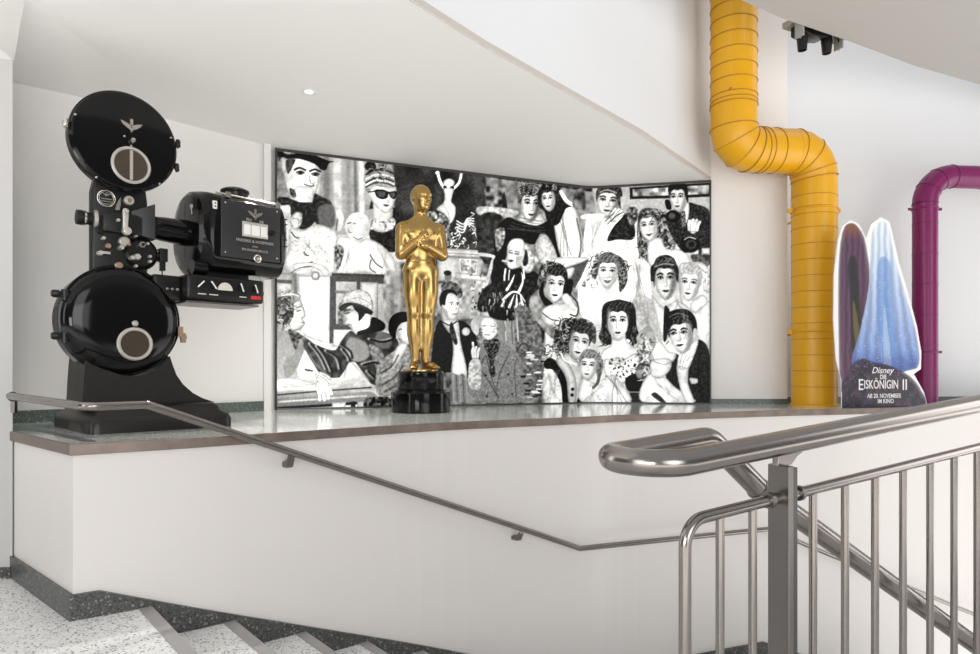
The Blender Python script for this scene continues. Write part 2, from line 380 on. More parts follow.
struct(nb_.build('trim_5', M['nosing'], smooth=False))
# dark skirting following the stairs along the ledge wall
sk = offset_line(FRONT, 0.0)
def zs(p):
    s = (Vector(p)-N0).dot(NRM)
    if s < -0.22: return LAND+0.125
    return max(LOW+0.13, LAND+0.125-(s+0.22)*RI/TR)
dense = []
for i in range(len(sk)-1):
    for k in range(5):
        t = k/5; dense.append((sk[i][0]*(1-t)+sk[i+1][0]*t, sk[i][1]*(1-t)+sk[i+1][1]*t))
dense = [p for p in dense if p[0] < 2.42]
zt = [zs(p) for p in dense]
# second flight goes on down past the lower landing
tail = [(2.42, 5.82), (3.2, 6.08), (4.2, 6.46), (5.2, 6.86)]
dense += tail; zt += [LOW+0.13, LOW-0.2, LOW-0.62, LOW-1.04]
b = MB(); wall_strip(b, dense, [z-0.9 for z in zt], zt, 0.02)
struct(b.build('baseboard_stairs', M['skirt'], smooth=False))

# ------------------------------------------------------------------ film projector on the ledge
def emblem(mb, x, z, y, s, mi=0):
    # winged badge: two wings, a tapering body and a small shield, 4 mm proud
    for sg in (-1, 1):
        w1 = [(x, z-0.05*s), (x+sg*0.30*s, z+0.10*s), (x+sg*0.62*s, z+0.24*s), (x+sg*1.05*s, z+0.34*s), (x+sg*0.85*s, z+0.02*s), (x+sg*0.50*s, z-0.28*s), (x+sg*0.10*s, z-0.50*s)]
        mb.prism(w1, 'y', y-0.004, y+0.002, mi)
        for k in range(3):
            u0 = 0.30+0.2*k
            mb.prism([(x+sg*u0*s, z-(0.26-0.08*k)*s), (x+sg*(u0+0.30)*s, z-(0.04-0.07*k)*s), (x+sg*(u0+0.12)*s, z-(0.16-0.06*k)*s)], 'y', y-0.005, y+0.002, mi)
    mb.prism([(x-0.20*s, z-0.30*s), (x, z-0.80*s), (x+0.20*s, z-0.30*s)], 'y', y-0.005, y+0.002, mi)
    mb.prism([(x-0.15*s, z+0.05*s), (x+0.15*s, z+0.05*s), (x+0.15*s, z+0.66*s), (x-0.15*s, z+0.66*s)], 'y', y-0.005, y+0.002, mi)

def projector():
    r = empty('film_projector', (-2.21, 3.66, LEDGE), math.radians(45),
              'tall vintage black cinema projector with two round film magazines on the ledge at left', 'projector')
    Z = LEDGE
    # foot
    b = MB()
    def rr(x0, x1, y0, y1, rad, k=5):
        out = []
        for cx, cy, a0 in ((x1-rad, y1-rad, 0), (x0+rad, y1-rad, PI/2), (x0+rad, y0+rad, PI), (x1-rad, y0+rad, 1.5*PI)):
            for i in range(k+1):
                q = a0+PI/2*i/k; out.append((cx+rad*math.cos(q), cy+rad*math.sin(q)))
        return out
    prof = [(0, 0.0), (0.0, 0.055), (0.012, 0.085), (0.045, 0.105), (0.055, 0.135), (0.085, 0.155)]
    L = []
    for ins_, z in prof: L.append([(p[0], p[1], z) for p in rr(-0.01+ins_, 0.80-ins_, -0.01+ins_, 0.86-ins_, 0.05)])
    n = len(L[0]); vs = [p for l in L for p in l]
    fs = [(k*n+i, k*n+(i+1) % n, (k+1)*n+(i+1) % n, (k+1)*n+i) for k in range(len(L)-1) for i in range(n)]
    fs += [tuple(range(n-1, -1, -1)), tuple((len(L)-1)*n+i for i in range(n))]
    b.add(vs, fs)
    foot = b.build('foot', M['cast'], r, angle=50)
    b = MB()
    pr = [(-0.014, 0.10), (-0.014, 0.0), (-0.011, 0.0)]
    arch = [(0.16, 0.0), (0.16, 0.030), (0.20, 0.05), (0.40, 0.05), (0.44, 0.030), (0.44, 0.0)]
    b.prism(arch, 'x', -0.0125, 0.01); b.build('foot_recess', M['frame'], r, smooth=False)
    # pedestal casting with concave saddle
    prof = [(0.0, 0.14), (-0.012, 0.16), (-0.006, 0.30), (0.004, 0.44)]
    prof += [(0.035, 0.44)]
    cx, cz, R = 0.245, 0.579, 0.254
    for k in range(15):
        a = math.radians(-146.5+k*113/14); prof.append((cx+R*math.cos(a), cz+R*math.sin(a)))
    prof += [(0.462, 0.445), (0.475, 0.40), (0.50, 0.33), (0.54, 0.27), (0.60, 0.215), (0.66, 0.18), (0.73, 0.155), (0.73, 0.14)]
    b = MB(); b.prism(prof, 'y', 0.135, 0.50); b.build('pedestal', M['cast'], r, bevel=0.020, seg=4, angle=20, smooth=False)
    # lower magazine: deep drum with domed door
    lo = Vector((0.200, 0.10, 1.522-Z)); b = MB()
    b.lathe([(0.0, -0.012), (0.10, -0.010), (0.20, -0.004), (0.265, 0.006), (0.298, 0.022), (0.314, 0.045), (0.316, 0.055), (0.327, 0.057), (0.330, 0.063), (0.330, 0.08), (0.325, 0.085), (0.322, 0.22), (0.30, 0.25), (0.0, 0.26)], lo, (0, 1, 0), 72, cap=False)
    lm_ = b.build('lower_magazine', M['gloss'], r, angle=30)
    b = MB(); c = (0.248, 0.10-0.012, 1.384-Z); b.lathe([(0.098, 0.02), (0.098, -0.006), (0.092, -0.011), (0.080, -0.010), (0.077, 0.0), (0.077, 0.012)], c, (0, 1, 0), 48, cap=False); b.build('window_ring', M['ring'], lm_, angle=30)
    b = MB(); b.lathe([(0.0, -0.002), (0.078, -0.002), (0.078, 0.004)], c, (0, 1, 0), 40, cap=False); b.build('window_glass', M['amber'], lm_)
    b = MB(); b.lathe([(0.0, -0.028), (0.012, -0.027), (0.018, -0.018), (0.016, 0)], (0.248, 0.098, 1.505-Z), (0, 1, 0), 20, cap=False); b.build('knob', M['ring'], lm_, label='pale round knob above the window')
    for dz in (1.655, 1.42):
        b = MB(); z = dz-Z
        b.lathe([(0.016, 0), (0.022, 0.01), (0.022, 0.035), (0.014, 0.045), (0.012, 0.12)], (-0.160, 0.15, z), (1, 0, 0), 16)
        b.box((-0.135, 0.135, z-0.02), (-0.06, 0.165, z+0.012)); b.lathe([(0.02, -0.03), (0.02, 0.03)], (-0.095, 0.15, z-0.005), (0, 0, 1), 14)
        b.build('hinge', M['satin'], lm_)
    b = MB(); b.box((0.505, 0.12, 1.44-Z), (0.535, 0.16, 1.50-Z)); b.lathe([(0.02, -0.01), (0.02, 0.01)], (0.535, 0.12, 1.435-Z), (0, 1, 0), 14); b.box((0.52, 0.115, 1.40-Z), (0.55, 0.13, 1.46-Z)); b.build('latch', M['brass'], lm_, smooth=False)
    # upper magazine: flatter
    up = Vector((0.207, 0.10, 2.577-Z)); b = MB()
    b.lathe([(0.0, 0.0), (0.20, 0.0), (0.272, 0.003), (0.282, 0.010), (0.286, 0.022), (0.290, 0.024), (0.293, 0.032), (0.293, 0.045), (0.289, 0.048), (0.287, 0.11), (0.275, 0.12), (0.0, 0.12)], up, (0, 1, 0), 72, cap=False)
    um = b.build('upper_magazine', M['gloss'], r, angle=30)
    c = (0.230, 0.10, 2.437-Z)
    b = MB(); b.lathe([(0.108, 0.01), (0.108, -0.008), (0.102, -0.013), (0.093, -0.012), (0.089, 0.0)], c, (0, 1, 0), 48, cap=False); b.build('window_ring', M['ring'], um, angle=30)
    b = MB(); b.lathe([(0.0, -0.003), (0.090, -0.003), (0.090, 0.004)], c, (0, 1, 0), 40, cap=False); b.build('window_glass', M['amber'], um)
    b = MB(); b.box((0.223, 0.090, 2.35-Z), (0.237, 0.096, 2.524-Z))
    for k in range(9): b.box((0.221, 0.088, 2.362-Z+k*0.018), (0.239, 0.092, 2.370-Z+k*0.018))
    b.build('film_gauge', M['ring'], um, smooth=False, label='slim pale scale bar across the window')
    b = MB(); emblem(b, 0.232, 2.672-Z, 0.098, 0.056); b.build('emblem', M['chrome'], um, smooth=False)
    b = MB(); b.lathe([(0.0, -0.03), (0.012, -0.029), (0.017, -0.018), (0.014, 0)], (0.236, 0.10, 2.582-Z), (0, 1, 0), 20, cap=False); b.build('knob', M['chrome'], um)
    for sx, sz in ((-0.055, 2.66), (0.455, 2.655), (0.195, 2.60), (0.232, 2.552), (0.05, 2.33), (0.39, 2.36)):
        b = MB(); b.lathe([(0.0, -0.005), (0.006, -0.004), (0.007, 0.002)], (sx, 0.102, sz-Z), (0, 1, 0), 10, cap=False); b.build('screw', M['chrome'], um)
    for sx, sz in ((-0.098, 2.61), (0.505, 2.64), (0.498, 2.49)):
        b = MB(); b.lathe([(0.011, -0.022), (0.014, -0.012), (0.014, 0.012), (0.011, 0.022)], (sx, 0.125, sz-Z), (0, 0, 1), 14)
        b.box((sx-0.012, 0.115, sz-Z-0.010), (sx+0.012, 0.14, sz-Z+0.010)); b.lathe([(0.008, 0), (0.008, 0.03)], (sx, 0.10, sz-Z-0.024), (0, 1, 0), 10)
        b.build('clamp', M['chrome' if sx < 0 else 'satin'], um, angle=40)
    # head: upright gear case
    b = MB()
    prof = [(0.045, 0.86), (0.045, 1.40), (0.06, 1.47), (0.10, 1.515), (0.30, 1.50), (0.335, 1.455), (0.345, 1.38), (0.345, 0.86)]
    b.prism(prof, 'y', 0.17, 0.25); hd = b.build('projector_head', M['satin'], r, bevel=0.012)
    b = MB(); b.prism([(0.09, 1.165), (0.30, 1.165), (0.30, 1.275), (0.26, 1.285), (0.14, 1.285), (0.09, 1.26)], 'y', 0.12, 0.19); b.build('film_gate', M['satin'], hd, bevel=0.006)
    b = MB(); b.ring((0.118, 0.168, 1.365), (0, 1, 0), 0.047, 0.0035); b.ring((0.118, 0.168, 1.365), (0, 1, 0), 0.038, 0.0015); b.build('nameplate_ring', M['chrome'], hd)
    b = MB(); b.box((0.088, 0.165, 1.358), (0.148, 0.17, 1.364)); b.box((0.09, 0.165, 1.344), (0.146, 0.17, 1.349)); b.box((0.098, 0.165, 1.330), (0.138, 0.17, 1.334)); emblem(b, 0.118, 1.388, 0.168, 0.020); b.build('nameplate', M['chrome'], hd, smooth=False)
    def knob(x, z, R, h, m, name='knob', y=0.17, par=hd):
        b = MB(); b.lathe([(0.0, -h), (R*0.8, -h), (R, -h*0.8), (R, 0.0)], (x, y, z), (0, 1, 0), 22, cap=False); return b.build(name, M[m], par, angle=35)
    knob(0.235, 1.370, 0.028, 0.03, 'ring', 'roller'); knob(0.235, 1.370, 0.013, 0.045, 'brass')
    knob(0.165, 1.235, 0.010, 0.02, 'ring', 'screw', 0.12)
    b = MB(); b.X = Matrix.Translation((-0.048, 0, -0.062)); b.prism([(0.236, 1.245), (0.262, 1.240), (0.266, 1.355), (0.258, 1.372), (0.242, 1.372), (0.236, 1.355)], 'y', 0.098, 0.122); b.lathe([(0.0, -0.03), (0.022, -0.03), (0.025, -0.01), (0.025, 0)], (0.258, 0.12, 1.24), (0, 1, 0), 20, cap=False); b.lathe([(0, -0.03), (0.010, -0.03), (0.010, 0)], (0.250, 0.10, 1.352), (0, 1, 0), 12, cap=False)
    b.build('gate_lever', M['ring'], hd, bevel=0.003)
    b = MB(); b.X = Matrix.Translation((-0.035, 0, -0.055)); b.prism([(0.192, 1.355), (0.215, 1.355), (0.222, 1.39), (0.222, 1.435), (0.205, 1.40), (0.196, 1.375)], 'y', 0.14, 0.16); b.build('threading_guide', M['chrome'], hd, smooth=False)
    # lens barrel pointing left
    b = MB(); b.lathe([(0.028, -0.095), (0.042, -0.092), (0.044, -0.065), (0.036, -0.06), (0.036, -0.02), (0.036, 0.0), (0.036, 0.10)], (0.065, 0.20, 1.238), (1, 0, 0), 28); ln = b.build('lens', M['satin'], r, angle=30)
    b = MB(); b.lathe([(0.044, -0.058), (0.044, -0.048)], (0.065, 0.20, 1.238), (1, 0, 0), 28); b.build('lens_ring', M['chrome'], ln, angle=30)
    b = MB(); b.lathe([(0.058, -0.012), (0.058, 0.006), (0.04, 0.012)], (0.066, 0.20, 1.238), (1, 0, 0), 28); b.build('lens_flange', M['ring'], ln, angle=30)
    # gears and rollers under the gate
    for x, z, R, h, mt in ((0.135, 1.115, 0.028, 0.025, 'satin'), (0.165, 1.12, 0.012, 0.045, 'ring'), (0.145, 1.065, 0.011, 0.03, 'ring'), (0.165, 1.02, 0.017, 0.04, 'brass'), (0.125, 0.975, 0.015, 0.045, 'ring'),
                           (0.255, 1.06, 0.030, 0.03, 'ring'), (0.235, 1.02, 0.014, 0.05, 'ring'), (0.27, 1.04, 0.010, 0.06, 'brass'), (0.345, 1.05, 0.022, 0.05, 'chrome'), (0.345, 1.05, 0.010, 0.065, 'satin'),
                           (0.375, 1.06, 0.009, 0.055, 'ring'), (0.32, 0.975, 0.020, 0.05, 'ring'), (0.29, 0.965, 0.014, 0.06, 'ring'), (0.39, 0.985, 0.010, 0.05, 'ring'), (0.39, 0.955, 0.010, 0.05, 'ring'),
                           (0.225, 0.915, 0.022, 0.03, 'brass'), (0.315, 0.92, 0.010, 0.04, 'ring'), (0.315, 1.10, 0.008, 0.04, 'ring')):
        knob(x-0.045, z+0.062, R, h, mt, 'roller')
    b = MB(); b.X = Matrix.Translation((-0.045, 0, 0.062)); b.box((0.125, 0.12, 0.97), (0.172, 0.128, 0.984)); b.build('crank_arm', M['ring'], hd, smooth=False)
    b = MB(); b.lathe([(0.0, -0.035), (0.075, -0.035), (0.098, -0.01), (0.10, 0.0), (0.10, 0.12)], (0.305, 0.18, 1.065), (0, 1, 0), 40, cap=False); b.build('sprocket_housing', M['satin'], r, angle=35)
    b = MB(); b.X = Matrix.Translation((-0.045, 0, 0.055)); b.box((0.455, 0.15, 0.975), (0.50, 0.21, 1.055)); b.box((0.462, 0.146, 1.01), (0.478, 0.152, 1.03)); b.box((0.465, 0.16, 0.92), (0.49, 0.20, 0.975)); b.tube([(0.477, 0.18, 0.925), (0.475, 0.18, 0.89), (0.44, 0.18, 0.872), (0.40, 0.18, 0.885)], 0.004, 8); b.tube([(0.43, 0.18, 1.01), (0.46, 0.18, 1.01)], 0.02, 12); b.build('sound_head_motor', M['satin'], r, bevel=0.003)
    # light tunnel: flared hood then barrel
    b = MB()
    def frus(x0, z00, z01, y00, y01, x1, z10, z11, y10, y11):
        b.add([(x0, y00, z00), (x0, y01, z00), (x0, y01, z01), (x0, y00, z01), (x1, y10, z10), (x1, y11, z10), (x1, y11, z11), (x1, y10, z11)],
              [(0,1,2,3),(7,6,5,4),(0,4,5,1),(1,5,6,2),(2,6,7,3),(3,7,4,0)])
    frus(0.245, 1.18, 1.31, 0.15, 0.30, 0.375, 1.150, 1.370, 0.13, 0.34)
    b.build('light_hood', M['panel'], r, bevel=0.004)
    b = MB(); b.lathe([(0.070, 0.40), (0.075, 0.44), (0.085, 0.60), (0.086, 0.72)], (0, 0.22, 1.255), (1, 0, -0.03), 32); b.tube([(0.41, 0.135, 1.235), (0.68, 0.130, 1.215)], 0.007, 8); b.tube([(0.41, 0.135, 1.262), (0.68, 0.13, 1.245)], 0.004, 8); b.build('light_tunnel', M['gloss'], r, angle=35)
    # support arm from the pedestal to the lamp house
    # lamp house
    def sec(y0, y1, z0, z1, rad, k=8):
        out = []
        for cy, cz, a0 in ((y1-rad, z1-rad, 0), (y0+rad, z1-rad, PI/2), (y0+rad, z0+rad, PI), (y1-rad, z0+rad, 1.5*PI)):
            for i in range(k+1):
                q = a0+PI/2*i/k; out.append((cy+rad*math.cos(q), cz+rad*math.sin(q)))
        return out
    b = MB(); L = []
    zc0, zc1 = 0.972, 1.515
    for x, inset, rad in ((0.592, 0.085, 0.17), (0.598, 0.03, 0.215), (0.615, 0.006, 0.235), (0.64, 0.0, 0.235), (0.66, 0.002, 0.20), (0.68, 0.014, 0.12), (0.70, 0.018, 0.10), (1.13, 0.018, 0.10), (1.165, 0.025, 0.11), (1.195, 0.05, 0.14), (1.215, 0.09, 0.15), (1.222, 0.14, 0.11)):
        L.append([(x, p[0], p[1]) for p in sec(0.0+inset, 0.50-inset, zc0+inset, zc1-inset, rad)])
    n = len(L[0]); b.add([p for l in L for p in l], [(k*n+i, k*n+(i+1) % n, (k+1)*n+(i+1) % n, (k+1)*n+i) for k in range(len(L)-1) for i in range(n)]+[tuple(range(n)), tuple((len(L)-1)*n+i for i in range(n))])
    lh = b.build('lamp_house', M['gloss'], r, angle=28)
    b = MB(); b.box((0.725, 0.004, 1.082), (1.125, 0.022, 1.450)); dr = b.build('door', M['panel'], lh, bevel=0.003)
    for x, z in ((0.75, 1.425), (1.10, 1.425), (0.75, 1.11), (1.10, 1.11)):
        b = MB(); b.lathe([(0, -0.004), (0.006, -0.003), (0.006, 0)], (x, 0.004, z), (0, 1, 0), 10, cap=False); b.build('screw', M['chrome'], dr)
    b = MB(); b.box((0.86, -0.004, 1.228), (1.035, 0.006, 1.325)); b.build('meter_frame', M['ring'], dr, bevel=0.002)
    for x0, x1 in ((0.870, 0.912), (0.920, 0.976), (0.984, 1.026)):
        b = MB(); b.box((x0, -0.007, 1.240), (x1, -0.003, 1.305)); b.build('meter_window', M['white'], dr, smooth=False)
    b = MB(); emblem(b, 0.948, 1.382, 0.003, 0.05); b.build('emblem', M['chrome'], dr, smooth=False)
    text('FH', 0.030, M['ring'], dr, 'lettering', (0.905, 0.002, 1.338)); text('66', 0.030, M['ring'], dr, 'lettering', (0.992, 0.002, 1.338))
    text('FRIESEKE & HOEPFNER', 0.026, M['ring'], dr, 'lettering', (0.948, 0.002, 1.200), sx=0.98)
    text('GMBH', 0.014, M['ring'], dr, 'lettering', (0.948, 0.002, 1.168)); text('ERLANGEN-BRUCK', 0.021, M['ring'], dr, 'lettering', (0.948, 0.002, 1.143))
    b = MB(); b.lathe([(0.0, -0.03), (0.014, -0.03), (0.019, -0.02), (0.019, 0)], (1.06, 0.0, 1.275), (0, 1, 0), 18, cap=False); b.build('door_knob', M['satin'], dr)
    b = MB(); b.ring((0.962, -0.002, 1.092), (0, 1, 0), 0.022, 0.006, 24, 8); b.lathe([(0, -0.012), (0.012, -0.01), (0.013, 0.004)], (0.962, 0.002, 1.092), (0, 1, 0), 14, cap=False); b.build('lock', M['chrome'], dr)
    b = MB(); b.box((0.675, 0.005, 1.375), (0.700, 0.03, 1.425)); b.build('switch_plate', M['white'], lh, bevel=0.002)
    b = MB(); b.box((0.683, 0.002, 1.385), (0.692, 0.006, 1.395)); b.box((0.683, 0.002, 1.405), (0.692, 0.006, 1.415)); b.build('switch_marks', M['frame'], lh, smooth=False)
    b = MB(); b.tube([(0.70, 0.03, 1.485), (1.13, 0.03, 1.478)], 0.006, 10); b.box((0.765, 0.018, 1.465), (0.795, 0.045, 1.50)); b.box((1.10, 0.018, 1.455), (1.135, 0.045, 1.492)); b.build('top_rail', M['chrome'], lh)
    b = MB(); b.lathe([(0.080, 0.0), (0.083, 0.03), (0.083, 0.045), (0.092, 0.05), (0.092, 0.062), (0.07, 0.075), (0.0, 0.078)], (0.90, 0.20, 1.500), (0, 0, 1), 36, cap=False); b.build('chimney', M['satin'], lh, angle=35)
    b = MB(); b.lathe([(0.0, -0.015), (0.016, -0.012), (0.018, 0.0)], (0.60, 0.14, 1.395), (1, 0, 0), 16, cap=False); b.tube([(0.592, 0.14, 1.395), (0.588, 0.12, 1.34)], 0.005, 8); b.build('focus_knob', M['chrome'], lh)
    for z in (1.14, 1.36):
        b = MB(); b.lathe([(0.0, -0.012), (0.014, -0.010), (0.015, 0.0)], (0.603, 0.33 if z > 1.2 else 0.20, z), (1, 0, 0), 14, cap=False); b.build('screw', M['satin'], lh)
    for z in (1.20, 1.245, 1.35, 1.385):
        b = MB(); b.box((1.155, 0.018, z), (1.185, 0.04, z+0.006)); b.build('vent_slot', M['panel'], lh, smooth=False)
    b = MB(); b.lathe([(0.045, 0.58), (0.05, 0.60), (0.05, 0.66), (0.03, 0.68)], (0, 0.10, 1.01), (1, 0, 0), 20); b.build('side_boss', M['gloss'], lh, angle=35)
    # control panel
    b = MB(); b.box((0.525, 0.03, 0.800), (1.022, 0.33, 0.955)); b.box((0.36, 0.12, 0.79), (0.53, 0.34, 0.945)); b.prism([(1.02, 0.835), (1.075, 0.85), (1.085, 0.90), (1.02, 0.905)], 'y', 0.14, 0.28)
    cp = b.build('control_panel', M['satin'], r, bevel=0.016, seg=3)
    b = MB(); b.box((0.53, 0.06, 0.780), (1.0, 0.36, 0.792)); b.build('panel_tray', M['steel_d'], cp, smooth=False)
    b = MB(); b.prism([(0.76+0.048*math.cos(PI*k/14), 0.868+0.05*math.sin(PI*k/14)) for k in range(15)], 'y', 0.024, 0.032); b.build('gauge', M['dial'], cp, smooth=False)
    for x in (0.605, 0.685, 0.868, 0.965):
        b = MB(); b.lathe([(0.0, -0.014), (0.020, -0.012), (0.022, 0.0)], (x, 0.03, 0.895), (0, 1, 0), 20, cap=False); k = b.build('dial', M['satin'], cp)
        b = MB(); a = {0.605: 0.8, 0.685: 2.2}.get(x, 1.9); d_ = Vector((math.cos(a), 0, math.sin(a)))*0.028; w_ = Vector((-math.sin(a), 0, math.cos(a)))*0.004
        c = Vector((x, 0.014, 0.895)); b.add([c-d_-w_, c+d_-w_, c+d_+w_, c-d_+w_, c-d_-w_+Vector((0, 0.006, 0)), c+d_-w_+Vector((0, 0.006, 0)), c+d_+w_+Vector((0, 0.006, 0)), c-d_+w_+Vector((0, 0.006, 0))], [(0,1,2,3),(7,6,5,4),(0,4,5,1),(1,5,6,2),(2,6,7,3),(3,7,4,0)]); b.build('pointer', M['white'], k, smooth=False)
    for mx0, mx1 in ((0.59, 0.64), (0.66, 0.715), (0.855, 0.90)):
        b = MB(); b.box((mx0, 0.026, 0.832), (mx1, 0.031, 0.838)); b.build('panel_marking', M['dial'], cp, smooth=False)
    b = MB(); b.box((0.93, 0.024, 0.826), (1.0, 0.031, 0.848)); b.build('warning_plate', M['red'], cp, smooth=False)
    for x in (0.44, 0.47, 0.50): knob(x, 0.86, 0.008, 0.008, 'chrome', 'button', 0.12, cp)
    b = MB(); b.box((0.12, 0.24, 0.86), (0.30, 0.36, 1.45)); b.box((0.20, 0.30, 0.80), (0.80, 0.38, 0.90)); b.box((0.62, 0.16, 0.935), (0.98, 0.34, 1.0)); b.build('support_arm', M['satin'], r, bevel=0.006)
projector()

# ------------------------------------------------------------------ golden standing figure (signed distance field -> surface)
def statue():
    r = empty('statue', (-0.595, 5.66, LEDGE), math.radians(0), 'golden standing man statue with folded arms on a round black base', 'statue')
    b = MB()
    b.lathe([(0.0, 0), (0.245, 0), (0.252, 0.006), (0.254, 0.03), (0.254, 0.165), (0.247, 0.176), (0.225, 0.182), (0.222, 0.190), (0.21, 0.192), (0.0, 0.192)], (0, 0, 0), (0, 0, 1), 72, cap=False)
    b.build('base_tier', M['gloss'], r, angle=30, label='wider lower tier of the black base')
    b = MB(); b.lathe([(0.0, 0.192), (0.196, 0.192), (0.199, 0.20), (0.199, 0.335), (0.192, 0.345), (0.185, 0.350), (0.0, 0.350)], (0, 0, 0), (0, 0, 1), 72, cap=False)
    b.build('base_tier', M['gloss'], r, angle=30, label='narrower upper tier of the black base')
    b = MB(); b.lathe([(0.0, 0.345), (0.150, 0.345), (0.150, 0.362), (0.145, 0.366), (0.0, 0.367)], (0, 0, 0), (0, 0, 1), 48, cap=False)
    b.build('foot_plate', M['gold'], r, angle=30)
    H = 0.0065
    x0, x1, y0, y1, z0, z1 = -0.26, 0.26, -0.26, 0.16, -0.02, 1.66
    gx = np.arange(x0, x1, H, dtype=np.float32); gy = np.arange(y0, y1, H, dtype=np.float32); gz = np.arange(z0, z1, H, dtype=np.float32)
    X, Y, Zg = np.meshgrid(gx, gy, gz, indexing='ij'); F = np.full(X.shape, 1.0, np.float32)
    def smin(d, k, sl):
        f = F[sl]; h = np.clip(0.5+0.5*(f-d)/k, 0, 1); F[sl] = f*(1-h)+d*h-k*h*(1-h)
    def smax(d, k, sl):
        f = F[sl]; h = np.clip(0.5-0.5*(f-d)/k, 0, 1); F[sl] = f*(1-h)+d*h+k*h*(1-h)
    def sl_(lo, hi, pad=0.06):
        def ix(g, a, c): return slice(max(0, int(np.searchsorted(g, a-pad))), min(len(g), int(np.searchsorted(g, c+pad))+1))
        return (ix(gx, lo[0], hi[0]), ix(gy, lo[1], hi[1]), ix(gz, lo[2], hi[2]))
    def cap(a, c, ra, rb, k=0.02, sc=(1, 1, 1), sub=False):
        a = np.array(a, np.float32); c = np.array(c, np.float32); R = max(ra, rb)*max(sc)
        sl = sl_(np.minimum(a, c)-R, np.maximum(a, c)+R)
        P = [X[sl]-a[0], Y[sl]-a[1], Zg[sl]-a[2]]; ba = c-a
        h = np.clip((P[0]*ba[0]+P[1]*ba[1]+P[2]*ba[2])/max(1e-9, float(ba@ba)), 0, 1)
        d = np.sqrt(((P[0]-ba[0]*h)/sc[0])**2+((P[1]-ba[1]*h)/sc[1])**2+((P[2]-ba[2]*h)/sc[2])**2)-(ra+(rb-ra)*h)
        smax(-d, k, sl) if sub else smin(d, k, sl)
    def ell(c, r_, k=0.02, ang=0.0, sub=False):
        R = max(r_); sl = sl_(np.array(c)-R, np.array(c)+R)
        x = X[sl]-c[0]; y = Y[sl]-c[1]; z = Zg[sl]-c[2]
        if ang: ca, sa = math.cos(ang), math.sin(ang); x, y = x*ca+y*sa, -x*sa+y*ca
        q = np.sqrt((x/r_[0])**2+(y/r_[1])**2+(z/r_[2])**2)+1e-6; q2 = np.sqrt((x/r_[0]**2)**2+(y/r_[1]**2)**2+(z/r_[2]**2)**2)+1e-6
        d = q*(q-1)/q2
        smax(-d, k, sl) if sub else smin(d, k, sl)
    # torso
    ell((0, 0.0, 1.15), (0.152, 0.100, 0.17)); ell((0, 0.0, 1.00), (0.130, 0.088, 0.16), 0.05); ell((0, 0.0, 0.87), (0.138, 0.094, 0.12), 0.04)
    cap((-0.13, 0.01, 1.232), (0.13, 0.01, 1.232), 0.056, 0.056, 0.04)
    cap((0, 0.015, 1.24), (0, 0.0, 1.40), 0.060, 0.052, 0.05)
    for s in (-1, 1):
        ell((s*0.062, -0.066, 1.190), (0.070, 0.030, 0.050), 0.025)
        cap((s*0.05, 0.02, 1.30), (s*0.14, 0.015, 1.245), 0.035, 0.035, 0.04)       # trapezius
        ell((s*0.065, 0.075, 0.86), (0.07, 0.05, 0.085), 0.02)
        cap((s*0.070, 0.0, 0.86), (s*0.058, -0.005, 0.50), 0.087, 0.063, 0.022)
        ell((s*0.076, -0.015, 0.70), (0.070, 0.075, 0.17), 0.03)
        cap((s*0.058, 0.0, 0.47), (s*0.044, 0.018, 0.09), 0.056, 0.038, 0.016)
        ell((s*0.058, 0.020, 0.345), (0.055, 0.056, 0.13), 0.03)
        # feet turned out a little, with toes
        dx = 0.05 if s > 0 else -0.02
        cap((s*0.048, 0.030, 0.040), (s*0.058+dx*0.5, -0.075, 0.030), 0.036, 0.030, 0.02)
        cap((s*0.058+dx*0.5, -0.075, 0.026), (s*0.062+dx, -0.135, 0.018), 0.034, 0.022, 0.02, (1.15, 1, 0.9))
        for t in range(5): cap((s*0.062+dx+(-0.026+0.013*t), -0.135, 0.016), (s*0.062+dx+(-0.028+0.014*t), -0.162+0.004*abs(t-(1 if s > 0 else 3)), 0.013), 0.010, 0.008, 0.006)
    cap((0, 0.01, 0.80), (0, 0.015, 0.20), 0.040, 0.022, 0.03)
    # arms folded
    def arm(S, E_, W, K, out):
        cap(S, E_, 0.060, 0.048, 0.03); ell(((S[0]*0.75+E_[0]*0.25), S[1]-0.01, S[2]*0.6+E_[2]*0.4), (0.050, 0.055, 0.095), 0.02)
        cap(E_, W, 0.048, 0.031, 0.014); Wv = Vector(W); Kv = Vector(K); d = (Kv-Wv).normalized()
        up = Vector((0, 0, 1)); up = (up-d*up.dot(d)).normalized(); nrm = d.cross(up)*out
        cap(W, tuple(Wv+d*0.035), 0.027, 0.030, 0.012, (1, 0.8, 1.1)); 
        for f in range(4):
            a = Wv+d*0.045+up*(0.026-0.017*f); L_ = (0.050, 0.056, 0.052, 0.042)[f]
            m1 = a+d*L_*0.55-nrm*0.004; m2 = m1+d*L_*0.5+nrm*0.016
            cap(tuple(a), tuple(m1), 0.0105, 0.0098, 0.005); cap(tuple(m1), tuple(m2), 0.0098, 0.008, 0.004)
        t0 = Wv+d*0.012+up*0.022; t1 = t0+d*0.025+up*0.024; t2 = t1+d*0.026+up*0.004
        cap(tuple(t0), tuple(t1), 0.012, 0.0105, 0.006); cap(tuple(t1), tuple(t2), 0.0105, 0.008, 0.004)
    arm((-0.155, 0.0, 1.225), (-0.172, -0.040, 1.000), (-0.010, -0.150, 1.130), (0.06, -0.155, 1.185), 1)
    arm((0.155, 0.0, 1.225), (0.180, -0.040, 1.000), (0.030, -0.165, 1.055), (-0.06, -0.160, 1.085), -1)
    # waist band
    ell((0, 0, 0.935), (0.130, 0.091, 0.022), 0.008)
    # head turned to its left
    ha = math.radians(24); hc = Vector((0.006, -0.012, 1.50))
    def hp(x, y, z): return (hc.x+x*math.cos(ha)-y*math.sin(ha), hc.y+x*math.sin(ha)+y*math.cos(ha), hc.z+z)
